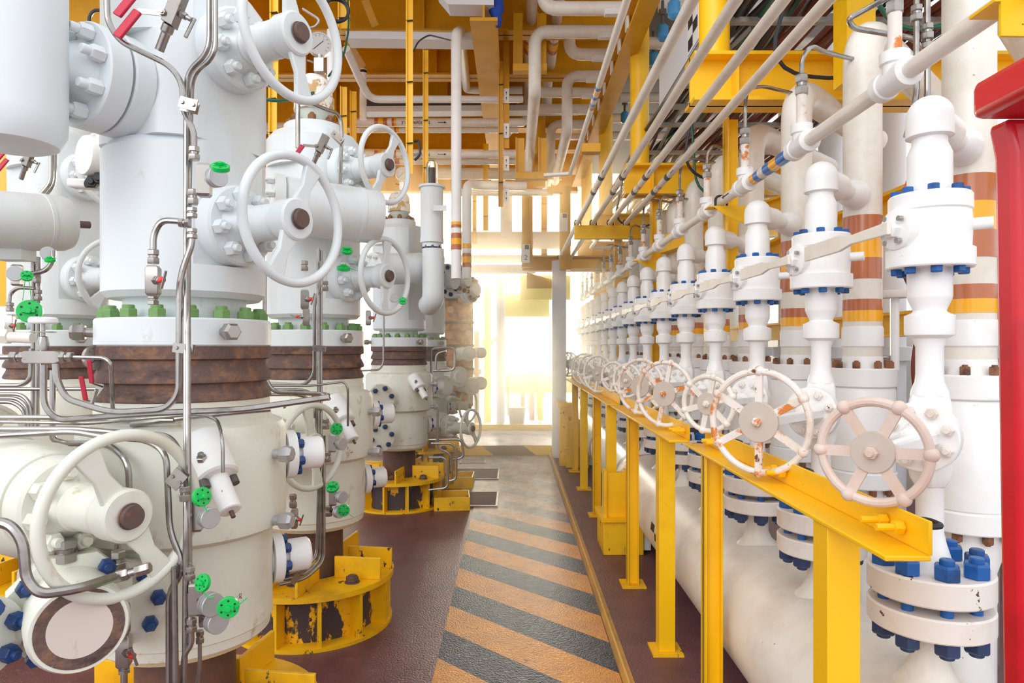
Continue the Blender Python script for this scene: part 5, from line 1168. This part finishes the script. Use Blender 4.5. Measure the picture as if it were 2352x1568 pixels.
single('end_handrail', MB().box(-.2, 1.4, 15.0, 15.06, .6, 1.05).box(-.15, -.10, 15.0, 15.05, .1, 1.0).box(.5, .56, 15.0, 15.05, .1, 1.0), mat('pale_yellow', (250, 226, 60), .5), 'pale yellow barrier beyond the far opening', 'barrier')
for i, (px, py0, py1, Y, w, c) in enumerate([(1150, 640, 975, 14, 10, (235, 232, 226)), (1120, 660, 860, 15, 8, (250, 220, 60)), (1201, 850, 940, 17, 5, (200, 90, 60)), (1222, 820, 965, 16, 6, (190, 120, 130)), (1215, 800, 960, 18, 3, (240, 215, 70)), (1184, 820, 940, 20, 9, (240, 222, 200)), (1241, 870, 965, 16, 6, (250, 214, 60)), (1095, 760, 960, 13.5, 6, (225, 180, 120))]):
    a = at(px, py1, Y); b_ = at(px, py0, Y); s = w*Y/F
    a.z = 0.145 if Y < 13 else -.1
    single('far_post', MB().cyl(a, b_, s, 14).lathe([(s*1.8, -.05), (s*1.8, .05)], a*.4+b_*.6, (0, 0, 1), 14), mat(f'far_paint_{i}', c, .5), ['tall white flanged pipe left of centre in the far opening', 'yellow post left of the flanged pipe in the far opening', 'thin red-brown post at the far centre', 'thin mauve post at the far centre', 'very thin yellow post at the far centre', 'pale post far away at the centre', 'short yellow post right of the far centre', 'amber post behind the far handwheels'][i], 'post', 'posts in the far opening')
single('bucket', MB().lathe([(.13, 0), (.17, .3), (.165, .3)], at(1187, 972, 12.6), (0, 0, 1), 24), 'dull', 'pale bucket standing beyond the yellow kerb at the far end', 'bucket')
for i, (x0, x1, py, Y, h) in enumerate([(1155, 1262, 700, 16, .55), (1195, 1310, 660, 14, .5)]):
    a = at(x0, py, Y); b_ = at(x1, py, Y)
    single('yellow_board', MB().box(a.x, b_.x, Y, Y+.1, a.z-h/2, a.z+h/2), mat(f'far_yellow_{i}', (252, 226, 30), .5), ['bright yellow panel hanging across the far opening, lower one', 'bright yellow panel at the top of the far opening'][i], 'panel', 'yellow panels in the far opening')
# clutter of the distant wells on the left, seen in the glow
t = thing('instrument_rack', 'rusty instrument rack beyond the third wellhead, orange glow put into its colour', 'rack', at(1050, 840, 9.8))
ob('back_plate', MB().box(-1.05, -.62, 10.4, 10.45, .7, 2.6), mat('rack_glow_orange', (214, 150, 96), .5, var=[((150, 84, 50), 10, .45, .6, S1)]), t)  # orange light of the far glow is painted into the plate colour
for k in range(5): ob('rack_bar', MB().box(-1.1, -.6, 10.3, 10.33, .9+k*.35, .94+k*.35), 'pipebrown', t)
for k in range(12):
    x = -1.02+rnd.random()*.38; z = .95+rnd.random()*1.55
    ob('rack_gauge', MB().lathe([(.045, 0), (.05, .03), (.04, .035)], (x, 10.3, z), (.2, -1, 0), 16), mat('rack_glow_tan', (222, 176, 130), .4) if 'rack_glow_tan' not in bpy.data.materials else bpy.data.materials['rack_glow_tan'], t)  # gauge colour carries the same painted warm light
for i, (px, py, Y, r) in enumerate([(1078, 812, 9.0, 13), (1106, 810, 9.8, 10), (1085, 888, 9.0, 15), (1105, 880, 9.8, 12), (1018, 888, 7.7, 20), (1055, 865, 8.6, 18)]):
    t = thing('capped_branch', ['upper left amber capped branch in the glow', 'upper right amber capped branch in the glow', 'lower amber capped branch in the glow', 'lower right amber capped branch in the glow', 'cream capped branch right of the third casing head', 'cream clamp branch beyond the third casing head'][i], 'end cap', at(px, py, Y), 'capped branches of the distant wells')
    s = Y/F; d = Vector((.5, -.86, 0)).normalized(); c = at(px, py, Y)
    ob('branch', MB().lathe([(r*s*1.1, -.3), (r*s*1.1, -.04), (r*s*1.3, -.03), (r*s*1.3, 0)], c, d, 24), 'cream', t); ob('cap', MB().lathe([(r*s*.8, 0), (r*s*.8, .05)], c, d, 24), 'tan', t)
for i, P in enumerate([[(1005, 940, 6.9), (1005, 1030, 6.9), (1035, 1040, 6.9), (1040, 1110, 6.9)], [(990, 1018, 6.8), (1040, 1018, 6.8), (1048, 1040, 6.8), (1048, 1100, 6.8), (1030, 1105, 6.8)], [(985, 1050, 6.6), (1025, 1050, 6.6), (1030, 1120, 6.6), (985, 1125, 6.6)], [(975, 1010, 7.0), (1060, 1008, 7.0), (1066, 1050, 7.0), (1040, 1055, 7.0)], [(990, 905, 7.0), (990, 800, 7.0), (1045, 798, 7.0), (1045, 850, 7.0), (995, 852, 7.0)], [(1000, 850, 6.9), (1002, 812, 6.9), (1025, 806, 6.9)]]):
    tubeP(P, .012, ['steel tube hoop standing by the third base, leftmost', 'rounded steel tube hoop over the yellow tray', 'steel tube hoop low in front of the third base', 'steel tube loop above the farther tray', 'square steel tube hoop right of the third clamp', 'small steel tube hoop beside the third clamp'][i], 'tube hoops by the third wellhead', 'fit', .06, 8)
# yellow steelwork seen in gaps at far left and behind wells
single('left_post', MB().box(at(6, 0, 5).x-.04, at(6, 0, 5).x+.05, 5.0, 5.1, 1.9, 3.4), 'yband', 'amber banded post at the far left edge', 'post')
t = thing('roof_girder', 'yellow girder seen between the barrel and the nearest wellhead', 'girder', (-3.4, 5.6, 3.6)); ob('beam', MB().box(-5, -2.4, 5.9, 5.95, 3.55, 5.2).box(-5, -2.4, 5.8, 6.05, 3.5, 3.55), 'gold', t)

# ================================================================ ADDED HAZE volume, put in to make the warm glow at the far end
def haze(y0, y1, dens):
    m = bpy.data.materials.new('glow_haze'); m.use_nodes = True; n = m.node_tree; n.nodes.clear()
    o = n.nodes.new('ShaderNodeOutputMaterial'); v = n.nodes.new('ShaderNodeVolumeScatter')
    v.inputs['Color'].default_value = (1, .86, .62, 1); v.inputs['Density'].default_value = dens; v.inputs['Anisotropy'].default_value = .75
    n.links.new(v.outputs[0], o.inputs['Volume'])
    q = ob('glow_haze', MB().box(-5, 4.2, y0, y1, .2, 3.35), m); tag(q, 'added haze standing in for the warm glow in the far opening', 'haze', None, 'stuff')
haze(6.0, 22, .095)
